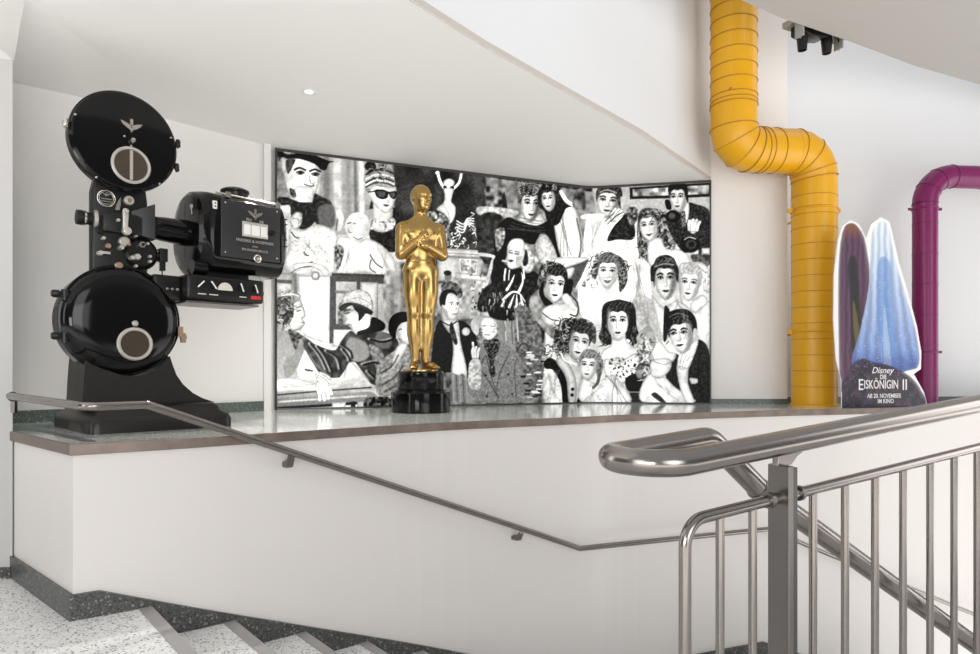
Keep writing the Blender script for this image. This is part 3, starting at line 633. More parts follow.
    ell(hp(0, 0.014, 0.022), (0.085, 0.104, 0.100), 0.02, ha); ell(hp(0, -0.013, -0.032), (0.068, 0.083, 0.092), 0.03, ha)
    ell(hp(0, -0.048, -0.092), (0.034, 0.030, 0.024), 0.025, ha)
    cap(hp(0, -0.090, 0.014), hp(0, -0.112, -0.028), 0.009, 0.014, 0.010); cap(hp(-0.012, -0.098, -0.034), hp(0.012, -0.098, -0.034), 0.008, 0.008, 0.006)
    cap(hp(-0.045, -0.076, 0.024), hp(0.045, -0.076, 0.024), 0.012, 0.012, 0.012)
    for s in (-1, 1):
        ell(hp(s*0.028, -0.094, 0.000), (0.018, 0.014, 0.012), 0.010, ha, sub=True); ell(hp(s*0.028, -0.078, 0.000), (0.014, 0.012, 0.009), 0.004, ha)
        ell(hp(s*0.040, -0.062, -0.020), (0.022, 0.02, 0.018), 0.015, ha)
        ell(hp(s*0.083, 0.012, -0.008), (0.010, 0.022, 0.032), 0.006, ha); ell(hp(s*0.091, 0.006, -0.006), (0.006, 0.010, 0.015), 0.004, ha, sub=True)
    cap(hp(-0.018, -0.094, -0.055), hp(0.018, -0.094, -0.055), 0.007, 0.007, 0.006); cap(hp(-0.016, -0.091, -0.068), hp(0.016, -0.091, -0.068), 0.008, 0.008, 0.006)
    cap(hp(-0.02, -0.103, -0.0615), hp(0.02, -0.103, -0.0615), 0.002, 0.002, 0.003, sub=True)
    for k in range(9):                                               # close-combed hair strands
        a = -1.0+k*0.25
        cap(hp(0.055*a, -0.064, 0.062), hp(0.070*a, 0.07, 0.060), 0.012, 0.012, 0.004) if False else None
    ell(hp(0, 0.020, 0.030), (0.081, 0.100, 0.094), 0.004, ha) if False else None
    # surface nets
    ins_ = F < 0; nx, ny, nz = F.shape
    c8 = [(i, j, k) for i in (0, 1) for j in (0, 1) for k in (0, 1)]
    cnt = np.zeros((nx-1, ny-1, nz-1), np.int8)
    for i, j, k in c8: cnt += ins_[i:nx-1+i, j:ny-1+j, k:nz-1+k]
    act = (cnt > 0) & (cnt < 8); idx = -np.ones(act.shape, np.int64); I = np.argwhere(act); idx[act] = np.arange(len(I))
    acc = np.zeros((len(I), 3)); num = np.zeros(len(I))
    for a in range(8):
        for ax in range(3):
            if c8[a][ax] == 0:
                c = list(c8[a]); c[ax] = 1
                fa = F[I[:,0]+c8[a][0], I[:,1]+c8[a][1], I[:,2]+c8[a][2]]; fb = F[I[:,0]+c[0], I[:,1]+c[1], I[:,2]+c[2]]
                mk = (fa < 0) != (fb < 0); t = np.where(mk, fa/(fa-fb+1e-12), 0)
                p = np.tile(np.array(c8[a], float), (len(I), 1)); p[:, ax] += t
                acc[mk] += p[mk]; num[mk] += 1
    V = (I+acc/num[:, None])*H+np.array([x0, y0, z0]); faces = []
    for ax in range(3):
        o1, o2 = [(1, 2), (2, 0), (0, 1)][ax]
        s0 = [slice(1, -1)]*3; s0[ax] = slice(0, -1); s1 = list(s0); s1[ax] = slice(1, None)
        a_ = ins_[tuple(s0)]; b_ = ins_[tuple(s1)]; E_ = np.argwhere(a_ != b_)
        off = np.array([1, 1, 1]); off[ax] = 0; E_ = E_+off
        def gi(d1, d2):
            q = E_.copy(); q[:, o1] -= d1; q[:, o2] -= d2; return idx[q[:,0], q[:,1], q[:,2]]
        Q = np.stack([gi(0, 0), gi(1, 0), gi(1, 1), gi(0, 1)], 1)
        fl = F[tuple(E_.T)] > 0; Q[fl] = Q[fl][:, ::-1]; faces.append(Q)
    Q = np.concatenate(faces); Q = Q[(Q >= 0).all(1)]
    me = bpy.data.meshes.new('figure'); me.from_pydata(V.tolist(), [], Q.tolist()); me.materials.append(M['gold'])
    bm = bmesh.new(); bm.from_mesh(me); [bmesh.ops.smooth_vert(bm, verts=bm.verts, factor=0.5, use_axis_x=True, use_axis_y=True, use_axis_z=True) for _ in range(2)]
    bmesh.ops.recalc_face_normals(bm, faces=bm.faces); bm.to_mesh(me); bm.free()
    me.polygons.foreach_set('use_smooth', [True]*len(me.polygons))
    o = bpy.data.objects.new('figure', me); COL.objects.link(o); o.parent = r; o.location = (0.0, 0, 0.366); o.rotation_euler = (0, 0, math.radians(14))
    o.scale = (1, 1, 0.975)
statue()

# ------------------------------------------------------------------ yellow duct
def duct():
    r = empty('ventilation_duct', (3.32, 6.76, LEDGE), 0, 'big yellow round duct coming down the wall, jogging right and standing on the ledge', 'duct')
    R = 0.217; ox, oy = -3.32, -6.76
    def L(p): return (p[0]+ox, p[1]+oy, p[2]-LEDGE)
    xa, ya, xb, yb, zh = 2.385, 6.46, 3.32, 6.76, 3.395; zb = 3.455
    def seam(mb, c, ax, rr=R+0.003, t=0.0045): mb.ring(c, ax, rr, t, 56, 6, 1)
    b = MB(); b.tube([L((xa, ya, 6.3)), L((xa, ya, 3.80))], R, 56)
    z = 3.84
    for d in (0.0, 0.05, 0.19, 0.33, 0.475, 0.62, 0.765, 0.905, 1.05, 1.2, 1.35, 1.5): seam(b, L((xa, ya, z+d)), (0, 0, 1))
    b.build('upper_pipe', [M['yellow'], M['seam']], r, angle=30)
    # first elbow: two mitred gores
    hd = Vector((xb-xa, yb-ya, zb-zh)).normalized(); A0 = Vector((xa, ya, zh))
    e1 = fillet([(xa, ya, 3.80), (xa, ya, zh), tuple(A0+hd*0.62)], 0.27, 3)
    b = MB(); P = [L(p) for p in e1[:-1]]; b.tube(P+[L(Vector(e1[-2])+hd*0.03)], R+0.001, 56, 0)
    for i in range(len(P)):
        t = (Vector(P[min(i+1, len(P)-1)])-Vector(P[max(i-1, 0)])); seam(b, P[i], t, R+0.006)
    b.build('elbow', [M['yellow'], M['seam']], r, angle=20, label='lower left elbow of folded segments')
    a0 = Vector(e1[-2]); a1 = Vector((xb, yb, zb))-hd*0.30
    b = MB(); b.tube([L(a0), L(a1)], R, 56)
    for d in (0.07, 0.125, 0.26): seam(b, L(a0+hd*d), hd)
    b.build('cross_pipe', [M['yellow'], M['seam']], r, angle=30)
    e2 = fillet([tuple(a1-hd*0.4), (xb, yb, zb), (xb, yb, 2.9)], 0.30, 5)[1:-1]
    b = MB(); P = [L(p) for p in e2]; b.tube([L(Vector(e2[0])-hd*0.06)]+P, R+0.002, 56)
    for i in (0, 2, 4, 5):
        if i < len(P): t = (Vector(P[min(i+1, len(P)-1)])-Vector(P[max(i-1, 0)])); seam(b, P[i], t, R+0.006)
    b.build('elbow', [M['yellow'], M['seam']], r, angle=20, label='upper right elbow turning down')
    ze = e2[-1][2]
    b = MB(); b.tube([L((xb, yb, ze)), L((xb, yb, LEDGE))], R, 56)
    for zz in (2.99, 2.87, 2.80, 2.66, 2.5, 2.34, 2.18, 2.02, 1.86, 1.7, 1.54, 1.38, 1.22, 1.06): seam(b, L((xb, yb, zz)), (0.015, 0, 1), R+0.001, 0.003)
    b.build('lower_pipe', [M['yellow'], M['seam']], r, angle=30)
    for zz, c in ((2.86, 'yellow'), (1.62, 'yellow')):
        b = MB(); b.ring(L((xb, yb, zz)), (0, 0, 1), R+0.003, 0.009, 56, 8)
        for s in (-1, 1): b.box(tuple(Vector(L((xb+s*(R+0.02), yb, zz)))-Vector((0.028, 0.012, 0.022))), tuple(Vector(L((xb+s*(R+0.02), yb, zz)))+Vector((0.028, 0.012, 0.022))))
        b.tube([L((xb, yb+R, zz)), L((xb, 7.40, zz))], 0.012, 10)
        b.build('pipe_clamp', M[c], r)
    b = MB(); b.lathe([(0, -0.014), (0.014, -0.012), (0.016, 0.004)], L((xa-0.10, ya-R+0.025, 3.90)), (0, 1, 0), 14, cap=False); b.build('screw', M['seam'], r)
    b = MB(); b.lathe([(R+0.012, 0), (R+0.012, 0.012), (R, 0.02)], L((xb, yb, LEDGE)), (0, 0, 1), 56, cap=False); b.build('floor_collar', M['yellow'], r)
duct()
def purple():
    r = empty('purple_pipe', (4.60, 6.98, LEDGE), 0, 'magenta purple pipe rising from the ledge and bending right along the white wall', 'pipe')
    R = 0.118
    P = fillet([(0, 0, 0), (0, 0, 3.285-LEDGE), (3.0, 0.32, 3.285-LEDGE)], 0.30, 9)
    b = MB(); b.tube([P[0], P[1]], R, 40)
    for z in (0.30, 0.62, 0.94, 1.26, 1.58, 1.90): b.ring((0, 0, z), (0, 0, 1), R+0.001, 0.003, 40, 6, 1)
    b.build('upright_pipe', [M['purple'], M['pseam']], r, angle=30)
    b = MB(); b.tube(P[1:-1], R+0.001, 40)
    for i in (1, 4, 7, 10):
        t = Vector(P[min(i+1, len(P)-2)])-Vector(P[i-1]); b.ring(P[i], t, R+0.003, 0.004, 40, 6, 1)
    b.build('elbow', [M['purple'], M['pseam']], r, angle=30)
    b = MB(); b.tube([P[-2], P[-1]], R, 40); d = (Vector(P[-1])-Vector(P[-2])).normalized()
    for k in (0.35, 0.8, 1.25): b.ring(Vector(P[-2])+d*k, d, R+0.001, 0.003, 40, 6, 1)
    b.build('cross_pipe', [M['purple'], M['pseam']], r, angle=30)
    for z in (2.93-LEDGE, 1.42-LEDGE):
        b = MB(); b.ring((0, 0, z), (0, 0, 1), R+0.003, 0.008, 40, 8)
        for s in (-1, 1): b.tube([(s*(R-0.01), 0, z), (s*(R+0.05), 0, z)], 0.010, 10); b.lathe([(0.016, -0.012), (0.016, 0.012)], (s*(R+0.045), 0, z), (0, 0, 1), 12)
        b.build('pipe_clamp', M['purple'], r)
purple()

# ------------------------------------------------------------------ wall handrail
def wall_rail():
    r = empty('wall_handrail', (-2.60, 3.6, 1.07), 0, 'thin steel handrail fixed along the ledge wall down the stairs', 'handrail')
    o = Vector((-2.60, 3.6, 1.07))
    def P(px, py, Y): return Vector(((px-490)/FPX*Y, Y, EYE+(370-py)/FPX*Y))-o
    def wy(px, off=0.075):
        u = (px-490)/FPX; L_ = offset_line(WALLF, off)
        for i in range(1, len(L_)-1):
            (x0, y0), (x1, y1) = L_[i], L_[i+1]; a = x0-u*y0; c = x1-u*y1
            if a*c <= 0 and a != c: return y0+(y1-y0)*a/(a-c)
        return 6.0
    pts = [P(10, 396, 3.80), P(86, 406.5, 3.05), P(147, 404.5, 3.24)]
    for px in (200, 250, 300, 350, 400, 450, 500, 540): pts.append(P(px, 404.5+(px-147)*(548-404.5)/433.0, wy(px)))
    c = P(580, 548.5, wy(580)); pts.append(c)
    d = P(768, 529, 5.62); pts.append(d); pts.append(P(975, 614.5, 6.35)); pts.append(P(1050, 648, 6.6))
    b = MB(); b.tube(fillet(pts, {1: 0.05, 2: 0.05, len(pts)-4: 0.06, len(pts)-3: 0.06}, 5), 0.0205, 18); b.build('rail', M['steel'], r, angle=40)
    b = MB(); b.lathe([(0.028, 0), (0.028, 0.008), (0.02, 0.012)], P(12, 396.5, 3.80), (0.9, -0.4, 0), 24); b.box(tuple(P(14, 404, 3.82)-Vector((0.012, 0.012, 0.05))), tuple(P(14, 404, 3.82)+Vector((0.012, 0.012, 0.05)))); b.build('wall_flange', M['steel_d'], r)
    def bracket(px):
        Y = wy(px); py = 404.5+(px-147)*(548-404.5)/433.0 if px > 147 else 404
        p = P(px, py, Y); b = MB(); n = Vector((-PERP.x, -PERP.y, 0)); t = Vector((NRM.x, NRM.y, 0))*0.020
        a = p+Vector((0, 0, -0.015)); prof = [a-n*0.006, a-n*0.006+Vector((0, 0, -0.02)), a+n*0.02+Vector((0, 0, -0.075)), a+n*0.085+Vector((0, 0, -0.075)), a+n*0.085+Vector((0, 0, -0.05)), a+n*0.02+Vector((0, 0, -0.03))]
        k = len(prof); b.add([q-t for q in prof]+[q+t for q in prof], [tuple(range(k)), tuple(range(2*k-1, k-1, -1))]+[(i, i+k, (i+1) % k+k, (i+1) % k) for i in range(k)])
        b.build('wall_bracket', M['steel_d'], r, smooth=False)
    for px in (291, 521): bracket(px)
wall_rail()

# ------------------------------------------------------------------ foreground guard rail
def guard():
    r = empty('guard_railing', (0.605, 1.363, LAND), 0, 'brushed steel railing with thick looping handrail and thin upright bars in the foreground', 'railing')
    o = Vector((0.605, 1.363, LAND)); d = Vector((0.85, 0.527, 0)).normalized(); nn = Vector((-d.y, d.x, 0))
    A = Vector((0.261, 1.15, 1.053)); sl = 0.084/ (Vector((1.359, 1.83))-Vector((0.261, 1.15))).length
    def up(s): return A+d*s+Vector((0, 0, sl*s))
    pts = [up(2.4)-o, up(0.115)-o]
    C = up(0.115)+nn*0.08
    for k in range(1, 12):
        a = PI*k/12; pts.append(C-nn*0.08*math.cos(a)-d*0.08*math.sin(a)-o)
    pts.append(up(0.115)+nn*0.16-o)
    far = Vector((0.4915, 1.48, 1.078)); dn = Vector((0.9, 0.43, 0))
    q1 = far+dn*0.157; q1.z = 0.949; q2 = far+dn*1.044; q2.z = 0.417; q3 = q2+(q2-q1)*0.5
    pts += [far-o]
    tail = [far-o, q1-o, q2-o, q3-o]
    path = pts[:-1]+fillet([pts[-2]]+tail, {1: 0.05, 2: 0.10}, 5)[1:]
    b = MB(); b.tube(path, 0.0255, 28); hr = b.build('handrail', M['steel'], r, angle=50)
    dd_ = (q2-q1).normalized()
    b = MB(); b.tube([q1-o-dd_*0.012, q1-o+dd_*0.012], 0.0275, 28); b.build('joint_sleeve', M['steel_d'], hr)
    # post
    pc = Vector((0.605, 1.363, 0)); b = MB()
    b.X = Matrix.Translation((0, 0, 0)) @ Matrix.Rotation(math.atan2(d.y, d.x), 4, 'Z')
    b.box((-0.016, -0.025, 0), (0.000, 0.025, 1.035-LAND)); po = b.build('post', M['steel_d'], r, bevel=0.002, seg=1)
    b = MB(); b.X = Matrix.Rotation(math.atan2(d.y, d.x), 4, 'Z'); b.box((0.004, -0.020, 0), (0.020, 0.020, 1.03-LAND)); b.build('post_edge_plate', M['frame'], r, bevel=0.001, seg=1, label='dark rear plate of the post')
    b = MB(); b.X = Matrix.Rotation(math.atan2(d.y, d.x), 4, 'Z')
    b.prism([(-0.026, 1.034-LAND), (0.020, 1.034-LAND), (0.038, 1.049-LAND), (0.075, 1.065-LAND), (0.075, 1.075-LAND), (-0.032, 1.066-LAND), (-0.026, 1.050-LAND)], 'y', -0.007, 0.007); b.build('saddle_bracket', M['steel'], r, bevel=0.001, seg=1)
    b = MB(); b.X = Matrix.Rotation(math.atan2(d.y, d.x), 4, 'Z'); b.box((-0.16, -0.13, 0.0), (0.16, 0.13, 0.0)) if False else None
    # infill frame
    def Pt(px, z=None):
        u = (px-490)/FPX; s = (u*A.y-A.x)/(d.x-u*d.y); p = A+d*s; p.z = (0.954+0.104*(p.y-1.23)) if z is None else z; return p-o
    leg = Pt(685); first = Pt(700)
    b = MB(); b.tube(fillet([(leg.x, leg.y, 0.02), tuple(Pt(685)), tuple(Pt(1150))], 0.05, 7), 0.0115, 18); b.build('infill_rail', M['steel'], r, angle=50)
    b = MB(); p = Pt(774); b.tube([p-d*0.024, p-d*0.012], 0.0165, 20); b.build('collar', M['steel_d'], r)
    b = MB(); p = Pt(797); b.tube([p+d*0.0, p+d*0.01], 0.016, 20); b.build('collar', M['steel_d'], r)
    pxs = [720, 752.6, 813, 845, 875, 903, 930, 954, 977]
    last = Pt(977); k = 1
    bars = [Pt(x) for x in pxs]+[last+d*0.147*k for k in range(1, 6)]
    for p in bars:
        b = MB(); b.tube([(p.x, p.y, 0.02), (p.x, p.y, p.z)], 0.0085, 14); b.build('baluster', M['steel'], r, angle=50)
    b = MB(); e0 = Vector((leg.x, leg.y, 0))-d*0.02; e1 = Pt(1150); e1.z = 0
    q = [e0-nn*0.02, e1-nn*0.02, e1+nn*0.02, e0+nn*0.02]; b.prism([(v.x, v.y) for v in q], 'z', 0.0, 0.02); b.build('bottom_rail', M['steel_d'], r, smooth=False)
guard()

# ------------------------------------------------------------------ recessed downlight
r = empty('downlight', (-1.30, 4.745, CEIL), 0, 'small round recessed downlight in the white ceiling', 'light')
b = MB(); b.lathe([(0.030, -0.001), (0.040, -0.004), (0.050, -0.003), (0.053, 0.002)], (0, 0, 0), (0, 0, 1), 32, cap=False); b.build('trim_ring', M['card'], r)
b = MB(); b.lathe([(0.0, -0.002), (0.030, -0.002), (0.030, 0.001)], (0, 0, 0), (0, 0, 1), 32, cap=False); b.build('lens', M['lamp'], r)
l = bpy.data.lights.new('downlight_bulb', 'SPOT'); l.energy = 180; l.spot_size = 1.9; l.spot_blend = 1; l.color = (1, 0.95, 0.88); l.shadow_soft_size = 0.05
lo_ = bpy.data.objects.new('downlight_bulb', l); COL.objects.link(lo_); lo_.parent = r; lo_.location = (0, 0, -0.03)

# ------------------------------------------------------------------ twin spotlight bracket under the slab
def spots():
    r = empty('spotlight_bracket', (2.98, 5.86, 4.28), math.radians(26), 'black twin spotlight with grey side plates hanging behind the grey slab edge', 'spotlight')
    b = MB(); b.box((-0.31, -0.02, 0.0), (0.25, 0.20, 0.05)); b.build('mounting_rail', M['fixgrey'], r, smooth=False)
    for x in (-0.31, 0.20):
        b = MB(); b.box((x, -0.02, -0.15), (x+0.015, 0.07, 0.02)); b.box((x+0.015, 0.055, -0.13), (x+0.07, 0.07, 0.02)); b.build('side_plate', M['fixgrey'], r, bevel=0.003)
    b = MB(); b.prism([(-0.25, 0.0), (0.34, 0.0), (0.34, -0.02), (0.13, -0.03), (0.05, -0.07), (-0.12, -0.10), (-0.25, -0.08)], 'y', 0.02, 0.16); b.build('housing', M['satin'], r, bevel=0.004)
    for x, zb in ((-0.20, -0.22), (0.12, -0.18)):
        b = MB(); b.lathe([(0.040, 0.0), (0.050, zb*0.45), (0.046, zb*0.55), (0.038, zb), (0.032, zb), (0.028, zb+0.02)], (x, 0.08, 0.0), (0.0, 0, 1), 28); b.tube([(x+0.05, 0.02, 0), (x+0.055, 0.0, -0.10)], 0.006, 8); b.build('spot_head', M['satin'], r, angle=30)
spots()

# ------------------------------------------------------------------ black and white collage of anonymous people (printed wall)
class Canvas:
    def __init__(s, x0, y0, x1, y1, S):
        s.S = S; s.x0 = x0; s.y0 = y0; s.W = int((x1-x0)*S); s.H = int((y1-y0)*S)
        s.a = np.full((s.H, s.W), 0.75, np.float32); s.view(0, 0, 1)
        rng = np.random.RandomState(3)
        def nz(k):
            g = rng.rand(s.H//k+3, s.W//k+3).astype(np.float32)
            y = np.arange(s.H)/k; x = np.arange(s.W)/k; yi = y.astype(int); xi = x.astype(int); fy = (y-yi)[:, None]; fx = (x-xi)[None]
            fy = fy*fy*(3-2*fy); fx = fx*fx*(3-2*fx)
            return (g[yi][:, xi]*(1-fy)+g[yi+1][:, xi]*fy)*(1-fx)+(g[yi][:, xi+1]*(1-fy)+g[yi+1][:, xi+1]*fy)*fx
        s.n = {k: nz(k) for k in (3, 6, 12, 30)}
    def view(s, ox, oy, k): s.ox, s.oy, s.k = ox, oy, k
    def T(s, p): return ((s.ox+p[0]/s.k-s.x0)*s.S, (s.oy+p[1]/s.k-s.y0)*s.S)
    def box(s, xs, ys, pad):
        x0 = max(0, int(min(xs)-pad)); x1 = min(s.W, int(max(xs)+pad)+1); y0 = max(0, int(min(ys)-pad)); y1 = min(s.H, int(max(ys)+pad)+1)
        if x1 <= x0 or y1 <= y0: return None
        Y, X = np.mgrid[y0:y1, x0:x1].astype(np.float32); return (slice(y0, y1), slice(x0, x1)), X, Y
    def put(s, sl, al, val): s.a[sl] = s.a[sl]*(1-al)+val*al
    def smooth(s, P, n=5):
        out = []; m = len(P)
        for i in range(m):
            p0, p1, p2, p3 = [np.array(P[(i+j) % m], float) for j in (-1, 0, 1, 2)]
            for k in range(n):
                t = k/n; out.append(0.5*((2*p1)+(p2-p0)*t+(2*p0-5*p1+4*p2-p3)*t*t+(3*p1-p0-3*p2+p3)*t**3))
        return out
    def poly(s, P, v, soft=1.2, sm=True, tex=0.0, tk=6, g=None, al=1.0):
        # g = (dx, dy, amount): tone gradient across the shape
        P = [s.T(p) for p in P]
        if sm: P = s.smooth(P)
        b = s.box([p[0] for p in P], [p[1] for p in P], soft+2)
        if not b: return
        sl, X, Y = b; ins = np.zeros(X.shape, bool); d2 = np.full(X.shape, 1e9, np.float32)
        for i in range(len(P)):
            (ax, ay), (bx, by) = P[i], P[(i+1) % len(P)]
            if (ay > Y[0, 0]-1e9) and ay != by:
                c = ((ay > Y) != (by > Y)) & (X < (bx-ax)*(Y-ay)/(by-ay)+ax); ins ^= c
            L = (bx-ax)**2+(by-ay)**2
            if L < 1e-9: continue
            t = np.clip(((X-ax)*(bx-ax)+(Y-ay)*(by-ay))/L, 0, 1); d2 = np.minimum(d2, (X-ax-t*(bx-ax))**2+(Y-ay-t*(by-ay))**2)
        sd = np.sqrt(d2)*np.where(ins, 1, -1); A = np.clip(0.5+sd/soft, 0, 1)*al
        val = v
        if g:
            xn = (X-X.min())/max(1, X.max()-X.min())-0.5; yn = (Y-Y.min())/max(1, Y.max()-Y.min())-0.5; val = v+g[2]*(g[0]*xn+g[1]*yn)
        if v >= .78 and soft < 4: val = val-.36*np.exp(-np.clip(sd, 0, None)/6)
        if tex: val = val+tex*(s.n[tk][sl]-0.5)*2
        s.put(sl, A, np.clip(val, 0.01, 0.98) if not np.isscalar(val) else val)
    def ell(s, cx, cy, rx, ry, v, soft=1.5, ang=0.0, tex=0.0, tk=6, shade=None, al=1.0):
        x, y = s.T((cx, cy)); rx *= s.S/s.k; ry *= s.S/s.k; R = max(rx, ry)+soft
        b = s.box([x-R, x+R], [y-R, y+R], 1)
        if not b: return
        sl, X, Y = b; ca, sa = math.cos(ang), math.sin(ang); u = (X-x)*ca+(Y-y)*sa; w_ = -(X-x)*sa+(Y-y)*ca
        q = np.sqrt((u/rx)**2+(w_/ry)**2); A = np.clip(0.5+(1-q)*min(rx, ry)/soft, 0, 1)*al
        val = v
        if v >= .78 and soft < 4 and rx > 12: val = val-.34*np.exp(-np.clip(1-q, 0, None)*min(rx, ry)/6)
        if shade: val = v-shade[2]*np.clip((u/rx*shade[0]+w_/ry*shade[1])+0.25, 0, 1)**1.5
        if tex: val = val+tex*(s.n[tk][sl]-0.5)*2
        s.put(sl, A, np.clip(val, 0.01, 0.98) if not np.isscalar(val) else val)
    def line(s, P, w_, v, soft=1.0, sm=True, al=1.0, taper=False):
        P = [s.T(p) for p in P]
        if sm and len(P) > 2:
            Q = []
            for i in range(len(P)-1):
                p0, p1, p2, p3 = [np.array(P[min(max(i+j, 0), len(P)-1)], float) for j in (-1, 0, 1, 2)]
                for k in range(5):
                    t = k/5; Q.append(0.5*((2*p1)+(p2-p0)*t+(2*p0-5*p1+4*p2-p3)*t*t+(3*p1-p0-3*p2+p3)*t**3))
            P = Q+[P[-1]]
        r = w_*s.S/s.k/2; b = s.box([p[0] for p in P], [p[1] for p in P], r+soft+1)
        if not b: return
        sl, X, Y = b; d = np.full(X.shape, 1e9, np.float32); m = len(P)-1
        for i in range(m):
            (ax, ay), (bx, by) = P[i], P[i+1]; L = (bx-ax)**2+(by-ay)**2
            if L < 1e-9: continue
            t = np.clip(((X-ax)*(bx-ax)+(Y-ay)*(by-ay))/L, 0, 1); rr = r*(1-0.75*(i+t)/m) if taper else r
            d = np.minimum(d, np.sqrt((X-ax-t*(bx-ax))**2+(Y-ay-t*(by-ay))**2)-rr)
        s.put(sl, np.clip(0.5-d/soft, 0, 1)*al, v)
    def curls(s, cx, cy, rx, ry, dark, light, n, size, seed=0, ang0=None):
        # wavy strands filling an ellipse
        R = random.Random(seed)
        for i in range(n):
            a = R.random()*2*PI; q = math.sqrt(R.random()); x = cx+rx*q*math.cos(a); y = cy+ry*q*math.sin(a)
            d = (ang0 if ang0 is not None else a+PI/2)+R.uniform(-.5, .5); c = R.choice((-1, 1)); sz = size*R.uniform(.6, 1.2)
            P = [(x, y), (x+sz*.5*math.cos(d), y+sz*.5*math.sin(d)), (x+sz*math.cos(d+c*.7), y+sz*math.sin(d+c*.7))]
            s.line(P, size*.22, R.choice(light) if R.random() < .5 else dark, soft=1.2, taper=True, al=.85)
    def face(s, cx, cy, w_, h, ang=0.0, yaw=0.0, skin=0.88, sh=0.5, eyes=0.08, brow=2.6, mouth=0.2, side=1, nose=True, smile=0, lid=False, hair=.13):
        ca, sa = math.cos(ang), math.sin(ang)
        def L(u, v_): u *= w_; v_ *= h; return (cx+u*ca-v_*sa, cy+u*sa+v_*ca)
        o = [(-.45, -.24), (-.30, -.37), (0, -.41), (.30, -.37), (.45, -.24), (.48, -.02), (.42, .24), (.24, .44), (.06, .53), (-.06, .53), (-.24, .44), (-.42, .24), (-.48, -.02)]
        s.poly([L(*p) for p in o], skin, soft=1.6)
        if hair is not None:
            s.poly([L(*p) for p in ((-.50, .05), (-.56, -.28), (-.40, -.56), (-.12, -.66), (.18, -.66), (.44, -.54), (.57, -.26), (.50, .05), (.44, -.10), (.38, -.25), (.20, -.33), (-.02, -.29), (-.24, -.32), (-.40, -.24), (-.44, -.10))], hair, soft=1.8, tex=.12, tk=3)
            for k in range(5):
                q = -.42+.19*k; s.line([L(q-.05, -.34), L(q+.02, -.48), L(q+.16, -.57)], .022*w_, min(.95, hair+.38), soft=2, al=.75)
        # shaded side, cheek and temple
        s.poly([L(side*p[0], p[1]) for p in ((.47, -.30), (.48, 0), (.42, .25), (.24, .45), (.02, .53), (.12, .40), (.22, .15), (.28, -.10), (.33, -.33))], skin-sh*1.3, soft=11, al=.8)
        s.poly([L(-side*p[0], p[1]) for p in ((.48, -.2), (.45, .15), (.28, .4), (.36, .12), (.42, -.1))], skin-sh*.6, soft=4, al=.5)
        lw = w_
        for q in (-1, 1):
            ex = yaw+q*.215*(1-abs(yaw)*.5*(1 if q*yaw > 0 else 0)); 
            s.ell(*L(ex, -.075), .14*lw, .075*h, skin-.38, soft=5, ang=ang, al=.6)
            s.line([L(ex-.11, -.05), L(ex-.03, -.085), L(ex+.05, -.08), L(ex+.115, -.045)], .045*lw, eyes, soft=1)
            if not lid: s.ell(*L(ex+yaw*.15, -.05), .045*lw, .038*h, eyes, soft=1.2, ang=ang)
            else: s.line([L(ex-.1, -.045), L(ex, -.02), L(ex+.1, -.045)], .02*lw, .3, soft=1)
            s.line([L(ex-.10, -.02), L(ex, -.005), L(ex+.10, -.02)], .012*lw, .45, soft=1, al=.6)
            s.line([L(ex-q*.10, -.145), L(ex, -.175), L(ex+q*.14, -.135)], brow*.018*lw, eyes+.06, soft=1.3)
        if nose:
            nx = yaw*1.25
            s.line([L(nx+side*.055, -.08), L(nx+side*.06, .05), L(nx+side*.09, .15)], .05*lw, skin-.42, soft=5, al=.7)
            s.line([L(nx-.07, .165), L(nx-.02, .185), L(nx+.02, .185), L(nx+.07, .165)], .025*lw, .25, soft=1.6, al=.85)
        mx = yaw*1.1
        s.poly([L(mx-.15-smile*.04, .30-smile*.02), L(mx-.05, .275), L(mx, .288), L(mx+.05, .275), L(mx+.15+smile*.04, .30-smile*.02), L(mx+.06, .345+smile*.01), L(mx-.06, .345+smile*.01)], mouth, soft=1.4)
        s.line([L(mx-.14, .302), L(mx, .308+smile*.01), L(mx+.14, .302)], .014*lw, .06 if not smile else .95, soft=1)
        s.line([L(mx-.07, .39), L(mx+.07, .39)], .03*lw, skin-.22, soft=3, al=.6)
        s.line([L(-.30, .45), L(0, .56), L(.30, .45)], .03*lw, .35, soft=3, al=.5)
    def folds(s, P0, P1, n, spread, v, w_=3, seed=0, al=.6):
        R = random.Random(seed)
        for i in range(n):
            t = (i+.5)/n; x0 = P0[0]+spread[0]*(t-.5)*2; y0 = P0[1]+spread[1]*(t-.5)*2; x1 = P1[0]+spread[2]*(t-.5)*2; y1 = P1[1]+spread[3]*(t-.5)*2
            s.line([(x0, y0), ((x0+x1)/2+R.uniform(-8, 8), (y0+y1)/2+R.uniform(-8, 8)), (x1, y1)], w_*R.uniform(.6, 1.5), v, soft=2.5, al=al)
    def hand(s, x, y, L_, ang, v=.93, n=4, fan=.16, w_=None, line=.45):
        w_ = w_ or L_*.2
        s.ell(x, y, L_*.42, L_*.36, v, soft=2, ang=ang)
        for i in range(n):
            a = ang+(i-(n-1)/2)*fan; o = (i-(n-1)/2)*w_*.95
            bx = x-math.sin(ang)*o; by = y+math.cos(ang)*o; ln = L_*(1.0 if 0 < i < n-1 else .86)
            P = [(bx, by), (bx+ln*.6*math.cos(a), by+ln*.6*math.sin(a)), (bx+ln*math.cos(a+.12), by+ln*math.sin(a+.12))]
            s.line(P, w_*1.25, line, soft=1.4); s.line(P, w_, v, soft=1.2)

